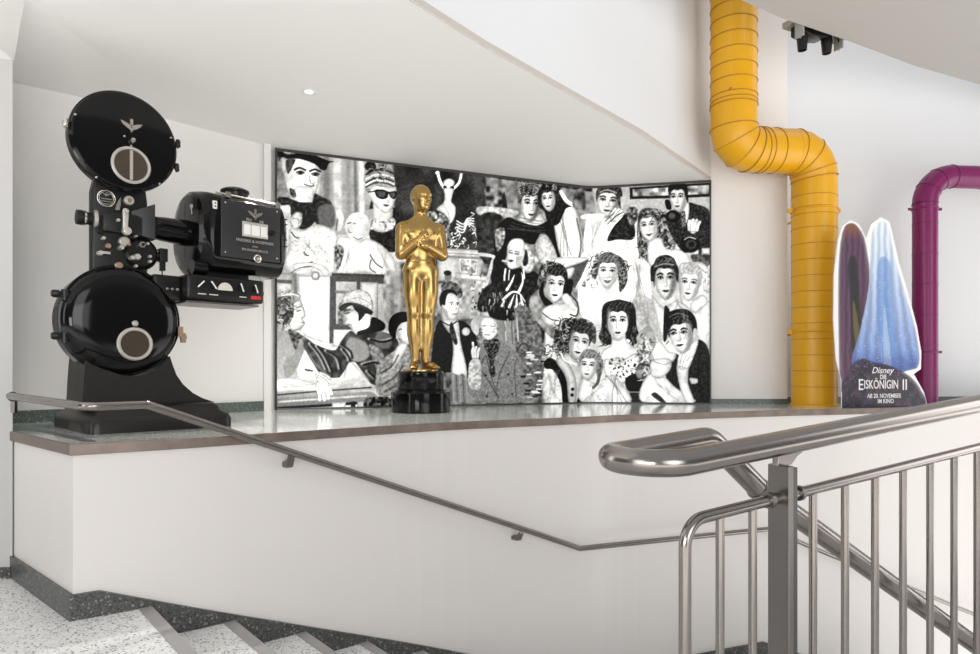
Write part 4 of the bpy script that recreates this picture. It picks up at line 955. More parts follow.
def collage():
    c = Canvas(268, 138, 720, 418, 3.0)
    # ---- backdrop tones (whole print)
    c.view(0, 0, 1)
    c.poly([(268, 138), (720, 138), (720, 418), (268, 418)], .80, sm=False)
    c.poly([(320, 150), (400, 158), (404, 235), (318, 235)], .62, sm=False, soft=8, tex=.10, tk=30)
    for x, v, w_ in ((326, .45, 6), (337, .80, 8), (348, .55, 4), (355, .35, 2), (361, .85, 5), (385, .5, 6), (393, .75, 5)): c.line([(x, 150), (x+1, 215)], w_, v, soft=9, sm=False)
    c.poly([(392, 160), (498, 172), (500, 262), (440, 268), (396, 250)], .20, sm=False, soft=10, tex=.10, tk=30)
    c.poly([(486, 172), (595, 188), (600, 250), (486, 262)], .50, sm=False, soft=8, tex=.16, tk=12)
    c.poly([(478, 168), (595, 184), (592, 192), (480, 176)], .22, sm=False, soft=3, tex=.12, tk=6)
    c.poly([(592, 186), (716, 176), (716, 235), (600, 235)], .68, sm=False, soft=6, tex=.05, tk=30)
    c.poly([(268, 262), (400, 262), (400, 330), (268, 330)], .70, sm=False, soft=5)
    c.poly([(400, 262), (545, 262), (560, 412), (400, 412)], .42, sm=False, soft=8, tex=.22, tk=12)
    c.poly([(545, 270), (716, 262), (716, 412), (545, 412)], .82, sm=False, soft=8)
    # ---- upper left: laughing man in a flat dark hat
    c.view(270, 140, 4.4545)
    c.poly([(25, 25), (75, 40), (75, 90), (25, 110)], .22, tex=.2)
    c.poly([(22, 120), (60, 110), (90, 260), (40, 290), (22, 260)], .50, soft=5, tex=.15, tk=12)
    c.poly([(60, 70), (100, 60), (215, 90), (225, 150), (215, 205), (190, 260), (150, 295), (110, 285), (80, 230), (62, 160)], .92, soft=2)
    c.poly([(200, 105), (226, 120), (222, 180), (205, 225), (210, 160)], .66, soft=5)
    c.poly([(30, 45), (70, 58), (140, 50), (190, 62), (255, 90), (285, 96), (262, 104), (250, 132), (225, 132), (200, 108), (130, 84), (75, 84), (40, 70)], .06, soft=1.6)
    c.poly([(60, 42), (110, 46), (108, 62), (70, 62)], .80, soft=3, tex=.2, tk=6)
    c.poly([(48, 80), (72, 84), (76, 130), (60, 150), (50, 120)], .88, soft=2)
    for ex, ey in ((136, 146), (203, 153)):
        c.line([(ex-26, ey-14), (ex-4, ey-22), (ex+22, ey-12)], 9, .10, soft=1.6); c.ell(ex, ey, 17, 9, .35, soft=3); c.ell(ex, ey, 7, 7, .05); c.line([(ex-18, ey-2), (ex, ey-8), (ex+17, ey)], 4, .08)
    c.line([(176, 160), (180, 188), (192, 196), (198, 188)], 4, .35, soft=2); c.line([(152, 196), (166, 202), (186, 206), (196, 202)], 6, .22, soft=2)
    c.poly([(112, 215), (135, 205), (190, 214), (196, 238), (188, 282), (160, 294), (120, 280), (98, 250)], .95, soft=2)
    for k in range(3): c.line([(122+k*4, 226+k*17), (150+k*5, 216+k*17), (178, 222+k*17)], 2.5, .62, soft=3, al=.7)
    c.poly([(74, 88), (112, 86), (104, 112), (90, 140), (78, 150), (70, 120)], .22, soft=3, tex=.1)
    c.poly([(88, 214), (108, 222), (118, 248), (104, 258), (90, 240)], .25, soft=2, tex=.2)
    c.poly([(198, 240), (215, 244), (250, 262), (272, 276), (284, 330), (280, 372), (214, 382), (186, 330), (188, 285)], .16, soft=3, tex=.10)
    c.poly([(214, 300), (282, 292), (286, 380), (228, 392)], .38, soft=6)
    c.poly([(32, 262), (70, 254), (130, 276), (190, 280), (206, 310), (204, 350), (184, 382), (152, 398), (128, 392), (138, 360), (96, 340), (88, 292), (50, 290)], .10, soft=1.8, tex=.14)
    c.poly([(90, 345), (120, 320), (142, 330), (140, 370), (118, 402), (96, 392)], .90, soft=2, tex=.12); c.line([(100, 352), (122, 350), (128, 372)], 2.5, .4)
    # floral pale blouse mass
    c.poly([(88, 398), (150, 398), (200, 375), (250, 385), (300, 420), (300, 560), (250, 605), (120, 600), (60, 560), (85, 480)], .93, soft=3, tex=.08, tk=12)
    R = random.Random(7)
    for i in range(60):
        x = R.uniform(90, 290); y = R.uniform(400, 590); a = R.uniform(0, 3); l = R.uniform(6, 18)
        c.line([(x, y), (x+l*.5*math.cos(a)+3, y+l*.5*math.sin(a)), (x+l*math.cos(a), y+l*math.sin(a))], R.uniform(1.5, 4), R.uniform(.35, .75), soft=2, taper=True)
    for P in ([(95, 410), (112, 432), (125, 436)], [(152, 500), (160, 512), (172, 515)], [(170, 548), (188, 545), (196, 560)]): c.line(P, 6, .08, soft=1.2)
    c.poly([(100, 560), (130, 545), (205, 548), (250, 566), (262, 598), (240, 604), (205, 572), (150, 570), (118, 588)], .97, soft=1.5); c.line([(95, 592), (130, 570), (185, 562)], 3, .15)
    # woman with sunglasses and swept-up hair
    c.poly([(462, 260), (515, 320), (548, 300), (575, 335), (580, 470), (540, 500), (455, 470), (440, 330)], .14, soft=2, tex=.06)
    c.poly([(412, 332), (452, 306), (466, 330), (450, 372), (420, 368)], .62, soft=5)
    c.poly([(468, 255), (536, 262), (545, 345), (500, 372), (462, 350)], .86, soft=2, g=(1, 0, -.2))
    c.poly([(436, 205), (470, 190), (555, 205), (562, 245), (556, 275), (538, 312), (514, 326), (486, 310), (456, 276), (440, 245)], .93, soft=1.6, g=(1, 0, -.12))
    c.poly([(424, 110), (440, 96), (480, 96), (522, 110), (548, 150), (556, 205), (520, 212), (470, 208), (436, 232), (420, 200), (428, 160)], .58, soft=1.6, tex=.25, tk=12)
    c.ell(447, 117, 26, 22, .12, tex=.12)
    for y0, v in ((140, .12), (160, .85), (176, .10), (186, .88), (196, .2)): c.line([(428, y0+14), (470, y0-6), (520, y0-2), (550, y0+10)], 7, v, soft=3)
    c.curls(480, 150, 55, 40, .06, (.8, .6), 26, 26, 5, .1)
    c.poly([(466, 222), (500, 220), (530, 230), (562, 228), (563, 250), (552, 264), (536, 254), (528, 240), (522, 258), (498, 264), (476, 254), (468, 238)], .06, soft=1.3)
    c.poly([(476, 230), (510, 230), (514, 246), (498, 256), (482, 250)], .30, soft=3); c.poly([(536, 236), (556, 236), (554, 252), (544, 256)], .32, soft=3)
    c.line([(440, 232), (468, 228)], 6, .1, soft=1.5)
    c.line([(522, 268), (530, 276), (518, 280)], 3, .5, soft=2); c.poly([(502, 288), (516, 286), (532, 290), (518, 298)], .28, soft=1.6)
    c.poly([(440, 358), (462, 345), (500, 372), (540, 345), (560, 362), (548, 395), (500, 412), (455, 396)], .90, soft=1.6)
    for i in range(34): c.ell(R.uniform(448, 552), R.uniform(356, 402), R.uniform(3, 6), R.uniform(3, 6), R.choice((.98, .98, .35, .5)), soft=1.2)
    # light-haired person beside the drape
    c.poly([(300, 440), (340, 430), (400, 448), (440, 440), (500, 470), (552, 530), (556, 600), (470, 612), (430, 590), (300, 596), (285, 520)], .95, soft=3, tex=.04, tk=30)
    c.ell(392, 385, 55, 62, .95, soft=4, shade=(1, .4, .18)); c.ell(360, 385, 26, 36, .82, soft=5)
    c.line([(346, 372), (360, 368)], 5, .15, soft=2); c.line([(372, 370), (384, 374)], 4, .4, soft=2); c.line([(350, 398), (352, 410), (362, 414)], 3, .25, soft=2); c.line([(368, 430), (392, 442), (410, 436)], 4, .3, soft=2)
    c.line([(308, 320), (318, 350), (308, 395)], 20, .93, soft=4); c.line([(300, 352), (296, 400)], 5, .35, soft=3)
    c.poly([(290, 480), (310, 468), (330, 490), (320, 540), (300, 585), (290, 540)], .40, soft=4, tex=.35, tk=6)
    for P in ([(445, 510), (470, 548), (500, 570)], [(450, 535), (445, 570), (470, 590)], [(300, 500), (318, 520), (312, 560)]): c.line(P, 5, .18, soft=2)
    # table edge behind
    c.poly([(275, 592), (560, 600), (560, 616), (275, 612)], .25, soft=2, sm=False)
    # acrobat figure with raised arms on a carved ornament
    c.line([(748, 148), (757, 182), (776, 214), (790, 225)], 12, .95, soft=1.5); c.line([(852, 152), (842, 190), (818, 216), (806, 225)], 11, .93, soft=1.5)
    c.ell(746, 146, 9, 8, .95); c.ell(797, 192, 25, 20, .95); c.ell(795, 206, 17, 17, .88); c.poly([(772, 206), (786, 204), (786, 218), (776, 222)], .05); c.poly([(804, 206), (820, 208), (815, 224), (804, 218)], .05); c.line([(790, 215), (800, 214)], 2.5, .2)
    c.poly([(776, 216), (815, 218), (812, 250), (808, 275), (826, 300), (822, 345), (800, 372), (776, 330), (742, 308), (772, 280), (778, 250)], .96, soft=1.4)
    c.line([(782, 300), (796, 330), (800, 365)], 3, .5, soft=2); c.line([(778, 250), (784, 270)], 2, .5)
    for k in range(46):
        a = R.uniform(0, 6.28); x = R.uniform(800, 925); y = R.uniform(max(300, 560-(x-700)*1.2), 480); 
        c.line([(x, y), (x+14*math.cos(a), y+14*math.sin(a)), (x+22*math.cos(a+1.4), y+22*math.sin(a+1.4))], R.uniform(4, 8), R.choice((.95, .9, .12, .2)), soft=1.3, taper=True)
    for k in range(4): c.line([(832, 360+k*14), (862, 375+k*12), (880, 350+k*8), (908, 350+k*12)], 5, .92, soft=1.2)
    c.poly([(700, 320), (770, 330), (800, 370), (800, 470), (740, 440), (705, 380)], .45, soft=3, tex=.4, tk=6)
    # altar ledge and mottled relief
    c.poly([(745, 480), (960, 492), (985, 515), (960, 528), (745, 515)], .90, soft=1.5, sm=False); c.line([(745, 500), (975, 514)], 3, .4, sm=False)
    c.poly([(745, 515), (960, 526), (930, 630), (745, 630)], .78, soft=2, sm=False); c.poly([(845, 530), (925, 535), (915, 605), (850, 600)], .62, soft=2, sm=False, tex=.3, tk=6); c.line([(845, 530), (925, 535), (915, 605), (850, 600), (845, 530)], 3, .95, sm=False)

    # ---- lower left: couple by a window
    c.view(270, 270, 4.36)
    c.poly([(20, 10), (100, 15), (100, 90), (20, 110)], .80, soft=3, sm=False); c.poly([(20, 40), (95, 44), (95, 60), (20, 56)], .35, soft=3, sm=False); c.line([(108, 20), (112, 110)], 16, .45, soft=5, sm=False)
    c.poly([(128, 30), (258, 34), (256, 340), (140, 330)], .95, soft=5, sm=False)
    c.poly([(182, 8), (214, 10), (214, 42), (184, 42)], .55, soft=3); c.ell(198, 24, 10, 10, .92)
    c.poly([(262, 25), (500, 32), (498, 60), (470, 60), (470, 260), (278, 260), (276, 320), (258, 320)], .30, soft=2, sm=False)
    c.poly([(288, 50), (378, 52), (378, 235), (288, 235)], .72, soft=2, sm=False, tex=.12, tk=30); c.poly([(394, 52), (470, 54), (470, 250), (394, 240)], .80, soft=2, sm=False, g=(0, 1, -.2)); c.line([(288, 95), (378, 100)], 12, .45, soft=4, sm=False)
    c.poly([(500, 20), (560, 24), (556, 200), (500, 220)], .62, soft=4, tex=.18, tk=12)
    c.poly([(300, 150), (330, 150), (338, 215), (300, 240)], .45, soft=4, tex=.2)
    # woman in profile with waved hair
    c.poly([(20, 270), (60, 262), (110, 280), (150, 330), (120, 470), (60, 480), (20, 470)], .62, soft=3, g=(0, 1, .15))
    c.poly([(80, 260), (150, 290), (175, 330), (120, 360)], .30, soft=3, tex=.2)
    c.poly([(95, 120), (128, 125), (146, 165), (152, 200), (140, 212), (150, 235), (128, 258), (92, 262), (80, 200)], .94, soft=1.6)
    c.line([(126, 122), (144, 160), (154, 200), (142, 212), (152, 234), (130, 256), (100, 264)], 3.5, .42, soft=2)
    c.line([(118, 180), (134, 176)], 5, .2, soft=2); c.line([(114, 164), (136, 160)], 4, .35, soft=2); c.line([(134, 228), (148, 230)], 4, .3, soft=1.5)
    c.poly([(22, 150), (50, 108), (100, 98), (134, 112), (126, 134), (104, 150), (102, 200), (80, 240), (40, 272), (20, 262)], .50, soft=2, tex=.2, tk=12)
    c.curls(62, 175, 40, 75, .12, (.85, .7, .3), 70, 30, 11); c.line([(50, 112), (90, 104), (126, 114)], 6, .92, soft=3)
    # big light arm shapes and sofa-back
    c.poly([(140, 270), (175, 290), (290, 330), (330, 380), (260, 400), (180, 330)], .95, soft=2)
    c.poly([(110, 380), (150, 330), (190, 330), (250, 420), (290, 500), (240, 490), (130, 480)], .95, soft=2); c.line([(155, 435), (185, 440)], 7, .1, soft=2)
    c.poly([(62, 400), (110, 360), (132, 300), (150, 345), (110, 440), (70, 470)], .55, soft=3)
    c.poly([(110, 480), (190, 488), (160, 500), (110, 500)], .25, soft=2)
    # man in a tweed cap and leather jacket
    c.poly([(350, 175), (410, 165), (440, 200), (450, 280), (380, 290), (350, 250), (322, 235), (330, 215), (318, 200), (335, 180)], .90, soft=1.6, g=(1, 0, .08))
    c.line([(328, 190), (346, 186)], 5, .15, soft=1.5); c.line([(324, 178), (350, 172)], 6, .2, soft=2); c.line([(338, 238), (356, 240)], 4, .35, soft=1.5)
    c.poly([(362, 150), (400, 158), (436, 175), (446, 196), (420, 190), (410, 200), (398, 215), (386, 222), (384, 190), (368, 172)], .08, soft=1.6)
    c.poly([(308, 150), (330, 100), (380, 84), (430, 100), (448, 140), (446, 180), (400, 160), (350, 148), (318, 162), (304, 178)], .84, soft=1.6, tex=.14, tk=3)
    c.poly([(302, 160), (340, 142), (400, 152), (446, 178), (446, 188), (400, 166), (350, 156), (318, 178), (304, 176)], .18, soft=1.5)
    c.line([(335, 130), (390, 122), (444, 150)], 2.5, .45, soft=2)
    c.poly([(446, 205), (500, 232), (495, 262), (450, 275), (395, 295), (380, 270), (430, 250)], .08, soft=1.6)
    c.poly([(350, 265), (390, 285), (480, 270), (540, 290), (560, 330), (530, 440), (490, 500), (450, 506), (400, 440), (360, 400), (310, 460), (288, 486), (230, 470), (160, 360), (145, 330), (160, 300), (200, 325), (280, 350), (310, 310)], .22, soft=2, tex=.10, tk=12)
    c.poly([(350, 295), (420, 320), (430, 380), (370, 400), (330, 350)], .55, soft=6); c.poly([(430, 330), (480, 345), (500, 400), (470, 440)], .50, soft=6, tex=.15); c.poly([(470, 270), (530, 290), (520, 340), (460, 330)], .40, soft=6)
    for P in ([(170, 320), (210, 370), (240, 430)], [(200, 330), (235, 380), (262, 440)], [(240, 350), (285, 380), (300, 430)], [(300, 320), (340, 350), (350, 380)], [(310, 345), (335, 375), (340, 395)], [(430, 300), (480, 310), (525, 300)], [(400, 410), (450, 400), (500, 420)], [(420, 440), (450, 470)]):
        c.line(P, 9, .80, soft=5, al=.8); c.line([(x+9, y+3) for x, y in P], 9, .04, soft=4)
    c.poly([(328, 440), (350, 400), (395, 440), (430, 490), (330, 480)], .95, soft=2)
    # bench back, arms and hands over it
    c.poly([(20, 500), (120, 480), (330, 470), (448, 498), (440, 520), (250, 545), (20, 560)], .70, soft=2, g=(0, 1, -.3))
    c.line([(30, 545), (200, 530), (440, 512)], 6, .15, soft=2); c.line([(30, 530), (180, 520), (300, 505)], 4, .88, soft=3)
    c.poly([(30, 560), (200, 550), (430, 530), (430, 575), (40, 598)], .50, soft=2, g=(0, 1, -.2)); c.line([(40, 575), (420, 548)], 7, .82, soft=4); c.line([(30, 603), (260, 590), (440, 575)], 12, .05, soft=2, sm=False)
    c.poly([(270, 578), (330, 575), (330, 604), (270, 606)], .92, soft=2, sm=False); c.poly([(352, 574), (372, 573), (372, 604), (352, 604)], .05, soft=2, sm=False); c.poly([(380, 572), (430, 570), (430, 602), (380, 603)], .85, soft=2, sm=False)
    c.poly([(20, 480), (90, 470), (190, 492), (230, 500), (215, 525), (100, 530), (20, 530)], .96, soft=2)
    c.hand(222, 505, 62, 1.05, .95, 4, .13, 13); c.hand(215, 462, 50, .55, .93, 4, .10, 10, .35)
    c.poly([(420, 560), (520, 555), (530, 606), (420, 606)], .22, soft=3, tex=.3, tk=6)
    # partner in a round dark hat, face behind the statue's legs
    c.poly([(470, 420), (545, 350), (600, 330), (612, 440), (560, 530), (470, 545)], .55, soft=3, tex=.12)
    c.poly([(545, 350), (575, 315), (600, 330), (560, 400), (530, 430)], .95, soft=3); c.poly([(548, 250), (580, 222), (612, 230), (612, 320), (570, 310)], .93, soft=2)
    c.poly([(516, 262), (522, 215), (550, 188), (590, 182), (608, 200), (604, 222), (572, 232), (552, 262), (548, 300), (530, 288)], .05, soft=1.6)
    c.line([(560, 262), (575, 256)], 4, .2, soft=1.5); c.line([(560, 300), (572, 306)], 4, .3, soft=1.5)
    for P in ([(480, 450), (530, 420), (560, 370)], [(490, 500), (540, 470), (580, 420)], [(500, 530), (560, 500)]): c.line(P, 7, .15, soft=4, al=.7)
    # ---- man in evening dress, woman in a long coat (lower centre)
    c.view(430, 270, 4.675)
    c.poly([(45, 60), (240, 40), (240, 200), (130, 230), (40, 200)], .66, soft=6, tex=.22, tk=12)
    c.poly([(120, 10), (280, 30), (280, 55), (120, 40)], .92, soft=3, sm=False); c.ell(84, 28, 17, 24, .45, soft=2); c.ell(82, 14, 18, 12, .1); c.poly([(60, 60), (110, 55), (150, 90), (140, 130), (60, 100)], .35, soft=3, tex=.2)
    for i in range(70):
        x = R.uniform(190, 330); y = R.uniform(20, 190); a = R.uniform(0, 6)
        c.line([(x, y), (x+12*math.cos(a), y+12*math.sin(a))], R.uniform(4, 9), R.choice((.92, .2, .08, .6)), soft=1.6, taper=True)
    c.poly([(290, 0), (350, 0), (340, 120), (290, 60)], .08, soft=4)
    c.poly([(330, 200), (400, 210), (410, 360), (460, 440), (480, 600), (420, 600), (330, 330)], .55, soft=4, tex=.08, tk=12)
    c.line([(350, 215), (356, 330)], 6, .75, soft=2, sm=False); c.line([(380, 215), (386, 345)], 6, .35, soft=2, sm=False)
    c.line([(405, 370), (415, 335), (440, 325), (462, 340), (468, 420)], 8, .30, soft=2); c.poly([(415, 345), (440, 338), (460, 355), (460, 420), (425, 410)], .68, soft=3)
    for i in range(36):
        x = R.uniform(425, 530); y = R.uniform(400, 590); c.line([(x, y), (x+R.uniform(10, 26), y+R.uniform(-4, 4))], R.uniform(4, 9), R.choice((.9, .15, .2, .7)), soft=2)
    # man
    c.poly([(58, 160), (120, 200), (128, 250), (100, 300), (60, 250)], .82, soft=2)
    c.poly([(55, 150), (70, 100), (125, 118), (138, 160), (134, 198), (122, 226), (98, 240), (72, 215), (58, 180)], .94, soft=1.5)
    c.poly([(48, 170), (44, 130), (60, 98), (92, 90), (118, 100), (126, 122), (106, 108), (84, 112), (74, 140), (70, 165), (58, 162)], .06, soft=1.5)
    c.line([(92, 152), (108, 150)], 4, .12, soft=1.4); c.line([(122, 152), (134, 154)], 4, .12, soft=1.4); c.ell(101, 160, 4, 4, .1); c.ell(128, 160, 4, 4, .1); c.line([(116, 162), (124, 182), (116, 186)], 3, .5, soft=2); c.line([(104, 206), (124, 206)], 4, .25, soft=1.5); c.poly([(60, 180), (80, 190), (84, 225), (64, 205)], .62, soft=5)
    c.poly([(40, 240), (60, 238), (95, 260), (140, 236), (185, 260), (212, 300), (222, 350), (240, 460), (236, 590), (200, 560), (170, 500), (150, 440), (100, 460), (96, 478), (10, 470), (8, 400), (20, 300)], .09, soft=1.8)
    c.poly([(60, 236), (128, 236), (142, 330), (168, 440), (172, 500), (150, 486), (138, 500), (122, 500), (100, 470), (108, 380), (100, 310), (78, 280)], .95, soft=1.6)
    c.poly([(94, 252), (106, 250), (128, 330), (122, 352), (106, 330), (92, 290)], .22, soft=1.4, tex=.1); c.line([(60, 244), (95, 258), (125, 240)], 6, .1, soft=1.4)
    c.ell(168, 288, 19, 19, .97); 
    for k in range(6): c.ell(168+11*math.cos(k), 288+11*math.sin(k), 4, 4, .75, soft=1.5)
    c.poly([(98, 480), (168, 500), (180, 618), (104, 618)], .50, soft=2, sm=False)
    for k in range(5): c.line([(108+k*15, 490), (112+k*16, 616)], 4, .30 if k % 2 else .65, soft=2, sm=False)
    # woman in hat and coat
    c.poly([(232, 360), (260, 330), (330, 330), (385, 370), (410, 400), (455, 520), (478, 610), (232, 615), (176, 540), (176, 500), (230, 450)], .48, soft=1.8, tex=.05, tk=3)
    c.poly([(250, 330), (320, 325), (320, 380), (300, 420), (305, 490), (285, 490), (270, 400)], .20, soft=2, tex=.3, tk=3)
    c.poly([(235, 240), (262, 218), (300, 228), (318, 260), (312, 300), (285, 326), (256, 322), (238, 290)], .95, soft=1.5)
    c.line([(246, 262), (262, 260)], 3.5, .15, soft=1.4); c.line([(282, 262), (300, 264)], 3.5, .15, soft=1.4); c.line([(262, 282), (268, 290)], 3, .5, soft=2); c.line([(256, 302), (280, 304)], 4, .3, soft=1.5)
    c.curls(310, 275, 12, 30, .15, (.7, .5), 14, 16, 3); c.curls(232, 300, 10, 30, .15, (.7,), 10, 16, 4)
    c.poly([(192, 270), (196, 235), (228, 212), (250, 196), (300, 200), (330, 220), (352, 256), (354, 286), (330, 302), (316, 300), (318, 262), (300, 232), (258, 222), (236, 240), (226, 300), (210, 300)], .62, soft=1.6, g=(1, 0, -.35)); c.ell(272, 205, 38, 18, .82, soft=3)
    c.line([(236, 470), (262, 500), (322, 600)], 3, .15, soft=1.4); c.line([(375, 380), (345, 440), (322, 500), (312, 560)], 3, .2, soft=1.6); c.line([(240, 440), (262, 400), (280, 480), (320, 600)], 3, .2, soft=1.6)
    for x, y in ((366, 488), (384, 580), (260, 492), (266, 590)): c.ell(x, y, 5, 5, .12)
    c.line([(410, 400), (396, 460), (404, 600)], 3, .25, soft=2)
    c.hand(212, 405, 44, -1.6, .95, 3, .12, 11); c.poly([(186, 430), (232, 420), (236, 540), (206, 560), (180, 530)], .72, soft=2, tex=.15); c.line([(200, 340), (205, 380)], 10, .95, soft=1.5)

    # ---- upper right group
    c.view(480, 160, 4.083)
    c.poly([(20, 110), (90, 130), (100, 200), (40, 190)], .35, soft=4, tex=.35, tk=12); c.poly([(98, 130), (112, 198), (92, 198)], .12, soft=2); c.poly([(0, 190), (150, 205), (120, 235), (0, 225)], .70, soft=4, tex=.1)
    c.poly([(0, 230), (100, 240), (100, 420), (0, 400)], .18, soft=4, tex=.12, tk=12); c.line([(0, 385), (55, 395), (50, 420), (20, 530)], 14, .78, soft=2)
    # curly-haired man in a draped dark cape
    c.poly([(170, 215), (250, 220), (262, 290), (150, 290)], .80, soft=2)
    c.face(206, 183, 84, 128, .08, .06, .86, .50, side=1, brow=4, hair=.2)
    c.poly([(154, 190), (156, 130), (180, 104), (230, 104), (258, 130), (254, 190), (244, 150), (210, 138), (176, 142), (164, 165)], .28, soft=2, tex=.2)
    c.curls(205, 125, 48, 24, .06, (.7, .45), 60, 20, 21)
    c.poly([(62, 290), (110, 235), (160, 250), (230, 268), (290, 250), (330, 320), (342, 410), (320, 420), (300, 350), (250, 300), (220, 345), (140, 330), (110, 370), (70, 420), (58, 350)], .07, soft=1.8)
    c.folds((130, 255), (260, 275), 5, (-20, 30, 10, 30), .32, 5, 3); c.poly([(62, 290), (100, 280), (96, 340), (70, 372)], .55, soft=3, tex=.25)
    c.poly([(225, 345), (262, 300), (300, 350), (315, 420), (250, 430)], .80, soft=3, tex=.08)
    # dark-haired woman leaning over him
    c.poly([(300, 190), (380, 180), (420, 330), (400, 410), (330, 400)], .92, soft=3); c.folds((330, 210), (350, 390), 4, (-20, 0, 30, 0), .35, 5, 8); c.line([(395, 240), (412, 330), (405, 400)], 5, .25, soft=3)
    c.poly([(238, 130), (262, 98), (310, 98), (340, 140), (378, 186), (350, 200), (320, 262), (280, 260), (262, 210), (240, 190)], .10, soft=2, tex=.07)
    c.face(279, 160, 58, 92, -.1, -.05, .93, .3, side=1); c.poly([(246, 132), (260, 104), (305, 104), (312, 140), (290, 120), (258, 126)], .08, soft=1.5)
    c.line([(330, 130), (352, 165), (376, 182)], 16, .90, soft=3); c.curls(300, 110, 30, 18, .1, (.7,), 20, 18, 9)
    c.poly([(390, 130), (420, 120), (430, 200), (380, 190)], .30, soft=5, tex=.3, tk=12)
    # blonde woman with a cigarette and a long necklace
    c.poly([(60, 400), (110, 430), (190, 445), (240, 470), (250, 540), (220, 640), (40, 640), (50, 480)], .07, soft=3, tex=.05)
    c.poly([(160, 380), (176, 342), (200, 346), (222, 400), (216, 450), (190, 462), (168, 440)], .85, soft=2, tex=.14); c.poly([(172, 370), (192, 372), (196, 420), (176, 430)], .15, soft=2)
    c.poly([(112, 350), (135, 322), (175, 326), (184, 370), (174, 410), (152, 440), (122, 444), (108, 420), (112, 390)], .95, soft=1.6)
    c.line([(118, 372), (132, 368)], 3, .15, soft=1.4); c.line([(144, 372), (160, 376)], 3, .15, soft=1.4); c.line([(120, 378), (132, 380)], 5, .2, soft=2); c.line([(144, 382), (158, 384)], 5, .2, soft=2); c.poly([(110, 410), (128, 406), (138, 412), (124, 418)], .2, soft=1.4)
    c.poly([(92, 408), (118, 410), (118, 416), (92, 416)], .97, soft=1); c.poly([(148, 400), (176, 396), (170, 425), (150, 440)], .72, soft=5)
    c.line([(104, 446), (100, 500), (118, 560), (130, 600)], 7, .95, soft=1.4); c.line([(178, 450), (178, 500), (150, 560), (134, 600)], 7, .95, soft=1.4); c.line([(120, 450), (118, 500), (135, 530)], 5, .85, soft=1.4)
    # dark relief with pale leaves beneath her
    c.view(480, 280, 4.083)
    c.poly([(0, 60), (60, 10), (240, 0), (260, 60), (260, 250), (210, 230), (130, 120), (0, 130)], .12, soft=3, tex=.1)
    for P in ([(110, 40), (130, 5), (140, -20)], [(160, 45), (175, 5), (170, -30)], [(95, 80), (130, 50), (160, 55), (185, 90)], [(120, 110), (140, 60)], [(150, 112), (150, 60)], [(90, 105), (105, 70)], [(175, 105), (165, 65)]): c.line(P, 12, .93, soft=1.6, taper=True)
    for i in range(60):
        x = R.uniform(10, 250); y = R.uniform(90, 200) if x > 100 else R.uniform(50, 120); c.line([(x, y), (x+R.uniform(-8, 8), y+R.uniform(10, 26))], R.uniform(2, 6), R.choice((.8, .6, .3)), soft=1.6, taper=True)
    c.poly([(145, 120), (200, 120), (250, 220), (250, 400), (215, 460), (150, 300)], .40, soft=5, tex=.12, tk=6)
    c.line([(150, 150), (156, 250)], 6, .7, soft=2, sm=False)
    c.line([(150, 290), (170, 262), (195, 270), (200, 330)], 8, .25, soft=2)
    for i in range(26):
        x = R.uniform(165, 250); y = R.uniform(290, 480); c.line([(x, y), (x+R.uniform(12, 30), y)], R.uniform(5, 9), R.choice((.85, .1, .55)), soft=2)
    # man lighting a cigarette
    c.view(480, 160, 4.083)
    c.poly([(432, 250), (470, 228), (520, 240), (640, 230), (650, 330), (620, 420), (440, 420)], .93, soft=4, tex=.05, tk=12)
    c.face(524, 170, 96, 118, .12, -.02, .90, .42, side=1, brow=3.5, lid=False)
    c.poly([(478, 160), (482, 124), (520, 114), (560, 122), (576, 150), (574, 200), (564, 180), (552, 142), (520, 132), (490, 140)], .22, soft=2, tex=.06); c.line([(490, 132), (520, 122), (556, 134)], 4, .7, soft=3)
    c.poly([(575, 150), (592, 160), (586, 190), (576, 195)], .72, soft=2); c.ell(538, 210, 6, 4, .15)
    c.poly([(520, 330), (540, 280), (575, 240), (600, 215), (606, 250), (625, 245), (630, 320), (560, 325)], .12, soft=2, tex=.12)
    c.hand(545, 238, 44, -1.0, .88, 4, .1, 9, .3); c.line([(520, 262), (560, 225), (575, 218)], 4, .1, soft=1.5); c.line([(512, 250), (548, 215)], 4, .15, soft=1.5)
    c.poly([(600, 200), (640, 195), (640, 250), (612, 262)], .35, soft=3, tex=.3); c.poly([(420, 225), (500, 220), (500, 236), (420, 240)], .96, soft=4)
    # picture on the wall behind
    c.poly([(610, 112), (800, 100), (942, 92), (942, 150), (800, 156), (612, 160)], .12, soft=1.5, sm=False); c.poly([(624, 120), (800, 110), (935, 102), (935, 138), (800, 144), (624, 148)], .62, soft=1.5, sm=False, tex=.35, tk=12)
    # woman with long waves
    c.poly([(650, 220), (690, 198), (740, 206), (765, 250), (800, 300), (790, 380), (745, 400), (700, 350), (690, 420), (660, 410), (640, 330)], .38, soft=2.5, tex=.15, tk=12)
    c.curls(755, 300, 42, 85, .10, (.75, .55, .35), 110, 40, 31); c.curls(668, 340, 22, 80, .12, (.7, .5), 40, 30, 32, 1.5)
    c.poly([(690, 330), (740, 320), (760, 360), (840, 372), (850, 440), (700, 440)], .95, soft=3)
    c.face(688, 270, 74, 112, -.12, -.02, .95, .25, side=1, mouth=.12, smile=1, hair=.3)
    c.poly([(648, 250), (656, 215), (700, 202), (736, 222), (728, 250), (700, 226), (668, 228)], .20, soft=2, tex=.1); c.curls(700, 214, 44, 14, .08, (.65,), 26, 22, 33, .3)
    # photographer in a dark suit with a camera
    c.poly([(848, 175), (880, 180), (940, 215), (940, 360), (900, 400), (880, 330), (842, 380), (800, 340), (762, 262), (768, 215), (820, 200)], .16, soft=2, tex=.10, tk=3)
